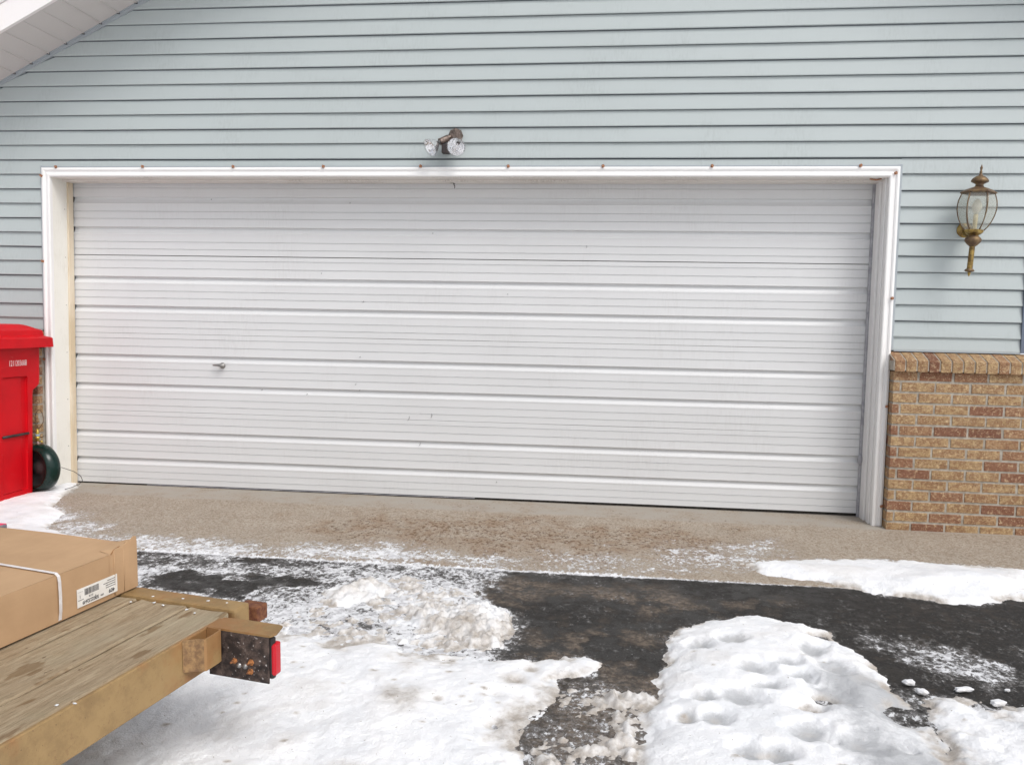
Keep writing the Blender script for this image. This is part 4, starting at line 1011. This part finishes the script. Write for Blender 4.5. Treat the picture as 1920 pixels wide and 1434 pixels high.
# --- snow sheet: thickness field in metres
def thick(X, Y):
    lo = fbm(X, Y, 2.2, 4, .5, 20); mid = fbm(X, Y, 9, 5, .55, 21); hi = fbm(X, Y, 34, 4, .6, 22)
    def body(name, w, h, jit=.10, bias=0, js=9, k=.12):
        s = sdf(POLY[name], X, Y)+bias+jit*fbm(X, Y, js, 5, .6, 23)
        return h*(1-np.exp(-np.clip(s, 0, None)/w))-.25*np.clip(-s, 0, .2)
    T = body('ribbon', .07, .030, .10, 0, 16)+.010*mid*ss(X, 2.2, 3)
    hump = np.exp(-(((X-2.9)/.20)**2+((Y+1.08)/.13)**2))*.035+np.exp(-(((X-2.65)/.12)**2+((Y+1.16)/.07)**2))*.022
    T = T+np.where(T > 0, hump, 0)
    mo = body('mound', .07, .044, .07, 0, 14)
    mo = np.where(mo > 0, mo+.024*np.clip(lo+.1, -.1, .3)+.006*mid+.005*hi, mo)
    # hollows of old footprints
    for (x, y, rx, ry) in DENTS:
        r2 = ((X-x)/(rx*1.0))**2+((Y-y)/(ry*1.0))**2
        r2 = r2*(1+1.6*mid+1.0*lo); mo = mo-np.where(mo > 0, 1, 0)*(.030*np.exp(-r2**1.2)-.004*np.exp(-((np.sqrt(r2)-1.35)/.28)**2))
    # melted through spots
    for (x, y, r, dep) in ((2.0, -1.89, .042, .14), (1.83, -2.56, .045, .11), (1.885, -2.47, .034, .09), (2.24, -2.27, .02, .05)):
        mo = mo-np.where(mo > 0, 1, 0)*dep*np.exp(-(((X-x)/r)**2+((Y-y)/(r*.8))**2)*(1+mid))
    # scoured right flank of the mound, thin and icy
    fl = ss(X-1.95, 0, .3)*ss(-Y-2.15, 0, .2); mo = mo-fl*(.030+.05*np.clip(mid, -.2, .3))
    T = np.maximum(T, mo)
    T = np.maximum(T, body('botright', .08, .026, .16, 0, 12)+.022*mid+.012*hi)
    le = body('left', .14, .034, .16, 0, 12)
    le = np.where(le > 0, le+.020*lo+.010*mid+.006*hi, le)
    for (x, y) in ((.813, -2.48), (-.126, -2.08), (.104, -2.03), (.026, -2.28), (.33, -2.65), (.565, -2.67), (.78, -2.79), (.86, -2.38), (.137, -2.5), (.76, -2.6)):
        le = le-np.where(le > 0, 1, 0)*.014*np.exp(-(((X-x)/.035)**2+((Y-y)/.035)**2))
    T = np.maximum(T, le)
    ca = body('chunka', .035, .034, .09, -.01, 14)
    T = np.maximum(T, np.where(ca > 0, ca*(.9+2.4*mid)+.03*np.abs(mid)+.040*hi, ca))
    cb = body('chunkb', .06, .040, .12, -.005, 14)
    cr = np.abs(fbm(X, Y, 13, 4, .55, 31))
    T = np.maximum(T, np.where(cb > 0, cb*(1+1.8*lo)-.10*np.clip(.05-cr, 0, .05)*6*.6+.035*mid+.042*hi, cb))
    T = np.maximum(T, body('binsnow', .06, .035, .07)+.010*mid)
    # broken crust: middle bottom and around the chunks
    mx = ss(sdf(POLY['midmix'], X, Y), -.04, .10)
    T = np.maximum(T, (mx*(-.008+.065*mid+.050*hi+.05*lo+.012*ss(X, 1.05, 1.3)))-(1-mx)*.03)
    wide = [(-.35, -2.3), (-.25, -1.75), (-.25, -1.5), (.15, -1.35), (.5, -1.5), (.72, -1.7), (.8, -2.0), (.72, -2.3), (.3, -2.3)]
    wx = ss(sdf(wide, X, Y), -.05, .12)
    T = np.maximum(T, wx*(-.006+.045*mid+.055*hi+.02*lo)-(1-wx)*.03)
    # beyond what the photograph shows: unbroken snow off the drive
    far = np.maximum(np.maximum(ss(-X, 3.2, 3.7), ss(X, 3.75, 4.2)), np.maximum(ss(-Y, 3.15, 3.5), 0))
    farL = ss(-X, 1.25, 1.5)*ss(-Y, 1.35, 1.6)
    far = np.maximum(far, farL)
    T = np.maximum(T, far*.06+.02*lo*far-(1-far)*.03)
    return T, lo, mid, hi
xs = axis(-2.95, 3.3, .008, 60); ysn = axis(-3.3, .21, .008, 60); ysn = ysn[ysn <= .22]
XX, YY = np.meshgrid(xs, ysn); T, lo, mid, hi = thick(XX, YY)
inside = (YY > .018) & (np.abs(XX) > 2.74) & (XX > -4.62) & (XX < 3.60)
inside |= (YY > -.10) & (XX > 2.81) & (XX < 3.66)
inside |= (YY > -.02) & (XX < 3.7) & (XX > -2.6)
T = np.where(inside, -.03, T)
KEEP = T > -.012
edge = ss(T, 0, .022)
dirt = np.clip(.75*(1-edge)*ss(mid+.2, 0, .3), 0, 1)
def near(nm, w): return ss(sdf(POLY[nm], XX, YY), -w, w)
wide = [(-.35, -2.3), (-.25, -1.75), (-.25, -1.5), (.15, -1.35), (.5, -1.5), (.72, -1.7), (.8, -2.0), (.72, -2.3), (.3, -2.3)]
dirt = np.maximum(dirt, np.clip(.45*near('chunka', .05)+1.1*mid*near('chunka', .05), 0, 1))
dirt = np.maximum(dirt, np.clip((.40+1.3*mid+1.2*lo)*near('chunkb', .06), 0, 1))
dirt = np.maximum(dirt, np.clip((.14+1.9*mid+1.0*lo)*near('midmix', .12), 0, 1))
dirt = np.maximum(dirt, np.clip((.25+1.6*mid)*ss(sdf(wide, XX, YY), -.05, .1), 0, 1)*.8)
trk = np.exp(-((XX-.33+.25*(YY+2.3))/.10)**2)*ss(-YY, 2.2, 2.4)*ss(YY, -3.0, -2.6)
dirt = np.maximum(dirt, np.clip(trk*(.34+1.5*mid), 0, .6))
dirt = np.maximum(dirt, np.clip(.10+1.1*lo+1.3*mid, 0, .45)*ss(T, .0, .01)*.6)
for (x, y, r) in ((1.83, -2.57, .05), (1.90, -2.47, .045), (2.0, -1.89, .04), (.813, -2.48, .05), (.86, -2.38, .03), (.104, -2.03, .05), (-.126, -2.06, .05), (.03, -2.28, .02), (.565, -2.67, .02), (.78, -2.79, .03)):
    dirt = np.maximum(dirt, .75*np.exp(-(((XX-x)**2+(YY-y)**2)/r**2)*(1+1.5*mid)))
rs2 = np.random.RandomState(5)
for q_ in range(70):
    x, y, r = rs2.uniform(-.5, 1.0) if q_ % 3 else rs2.uniform(1.4, 2.6), rs2.uniform(-3.2, -2.15), rs2.uniform(.006, .018)
    w_ = (np.abs(XX-x) < .08) & (np.abs(YY-y) < .08)
    dirt[w_] = np.maximum(dirt[w_], .85*np.exp(-(((XX[w_]-x)/r)**2+((YY[w_]-y)/(r*.7))**2)*(1+1.5*mid[w_])))
ice = ss(XX-1.80, 0, .2)*ss(-YY-2.15, 0, .25)*near('mound', .1)*(.95+1.5*lo)
for (x, y, rx, ry) in DENTS: ice = np.maximum(ice, .80*np.exp(-(((XX-x)/(rx*.95))**2+((YY-y)/(ry*.95))**2)**1.5))
ice = np.maximum(ice, .30*near('midmix', .1)); ice = np.clip(ice, 0, 1)
Z = G(XX, YY)+T+.0035*mid*edge+.0022*hi*edge
SNOW = Mat('old_snow', (.88, .89, .91), .6)
c = SNOW.co(); n1 = SNOW.noise(28, 6, .7, c); n2 = SNOW.noise(120, 4, .65, c); n3 = SNOW.noise(70, 3, .6, c); n4 = SNOW.noise(6, 4, .6, c)
col = SNOW.mix(SNOW.step(n4, .35, .7), (.90, .905, .92, 1), (.80, .815, .84, 1))
ic = SNOW.attr('ice'); col = SNOW.mix(SNOW.math('MULTIPLY', SNOW.step(SNOW.math('ADD', ic, SNOW.math('MULTIPLY', SNOW.math('SUBTRACT', n1, .5), .8)), .10, .80), .85), col, (.40, .41, .425, 1))
dr_ = SNOW.attr('dirt'); dd = SNOW.step(SNOW.math('ADD', dr_, SNOW.math('MULTIPLY', SNOW.math('SUBTRACT', n1, .5), 1.1)), .30, .95)
col = SNOW.mix(dd, col, SNOW.mix(SNOW.step(n2, .4, .6), (.30, .25, .20, 1), (.16, .125, .10, 1)))
lt = SNOW.step(dr_, .04, .5); col = SNOW.mix(SNOW.math('MULTIPLY', lt, .45), col, (.60, .55, .49, 1))
col = SNOW.mix(SNOW.step(n3, .70, .74), col, (.32, .28, .24, 1))
SNOW.col(col); SNOW.bump(SNOW.math('ADD', n1, SNOW.math('MULTIPLY', n2, .7)), .8, .007)
sn = sheet('snow', xs, ysn, lambda X, Y: Z, SNOW.m, lambda X, Y: {'dirt': dirt, 'ice': ice})
tag(sn, 'old trodden snow with dirty icy edges lying over the driveway', 'snow', None, 'stuff')

# loose ice lumps
ICE = mottled('ice_lump', (.80, .81, .83, 1), (.52, .50, .48, 1), 18, .45, 60, .6, .004, lo=.45, hi=.75)
for i, (x, y, sx, sy, sz, lb) in enumerate((
    (2.422, -2.299, .036, .013, .010, 'flat oblong slab of white ice on the black asphalt at lower right'),
    (2.577, -2.279, .010, .007, .006, 'small white ice lump at the right edge beyond the flat slab'),
    (2.24, -2.275, .022, .016, .012, 'grey ice lump at the tip of the snow mound\'s right flank'),
    (2.262, -2.345, .020, .015, .012, 'grey ice lump just below the larger lump on the mound\'s right flank'),
    (2.50, -2.39, .028, .018, .012, 'lumpy white ice piece beside the lower right snow edge'))):
    bm = bmesh.new(); bmesh.ops.create_icosphere(bm, subdivisions=3, radius=1)
    rg = random.Random(i); ph = [rg.uniform(0, 6) for _ in range(6)]
    for v in bm.verts:
        p = v.co; p *= 1+.16*math.sin(p.x*4+ph[0])*math.sin(p.y*5+ph[1])+.10*math.sin(p.z*7+ph[2]+p.x*6)+.05*math.sin(p.y*15+ph[3])
        p.z = max(-.6, min(p.z, .75))
    bm.transform(Matrix.Rotation(rg.uniform(-.5, .5), 4, 'Z') @ Matrix.Diagonal((sx, sy, sz, 1)))
    m = MB(); m.bm(bm, 0, True); o = m.build('ice_lump', ICE.m, None, (x, y, gz(x, y)+sz*.5+.004)); tag(o, lb, 'ice lump', 'loose ice lumps on the driveway')
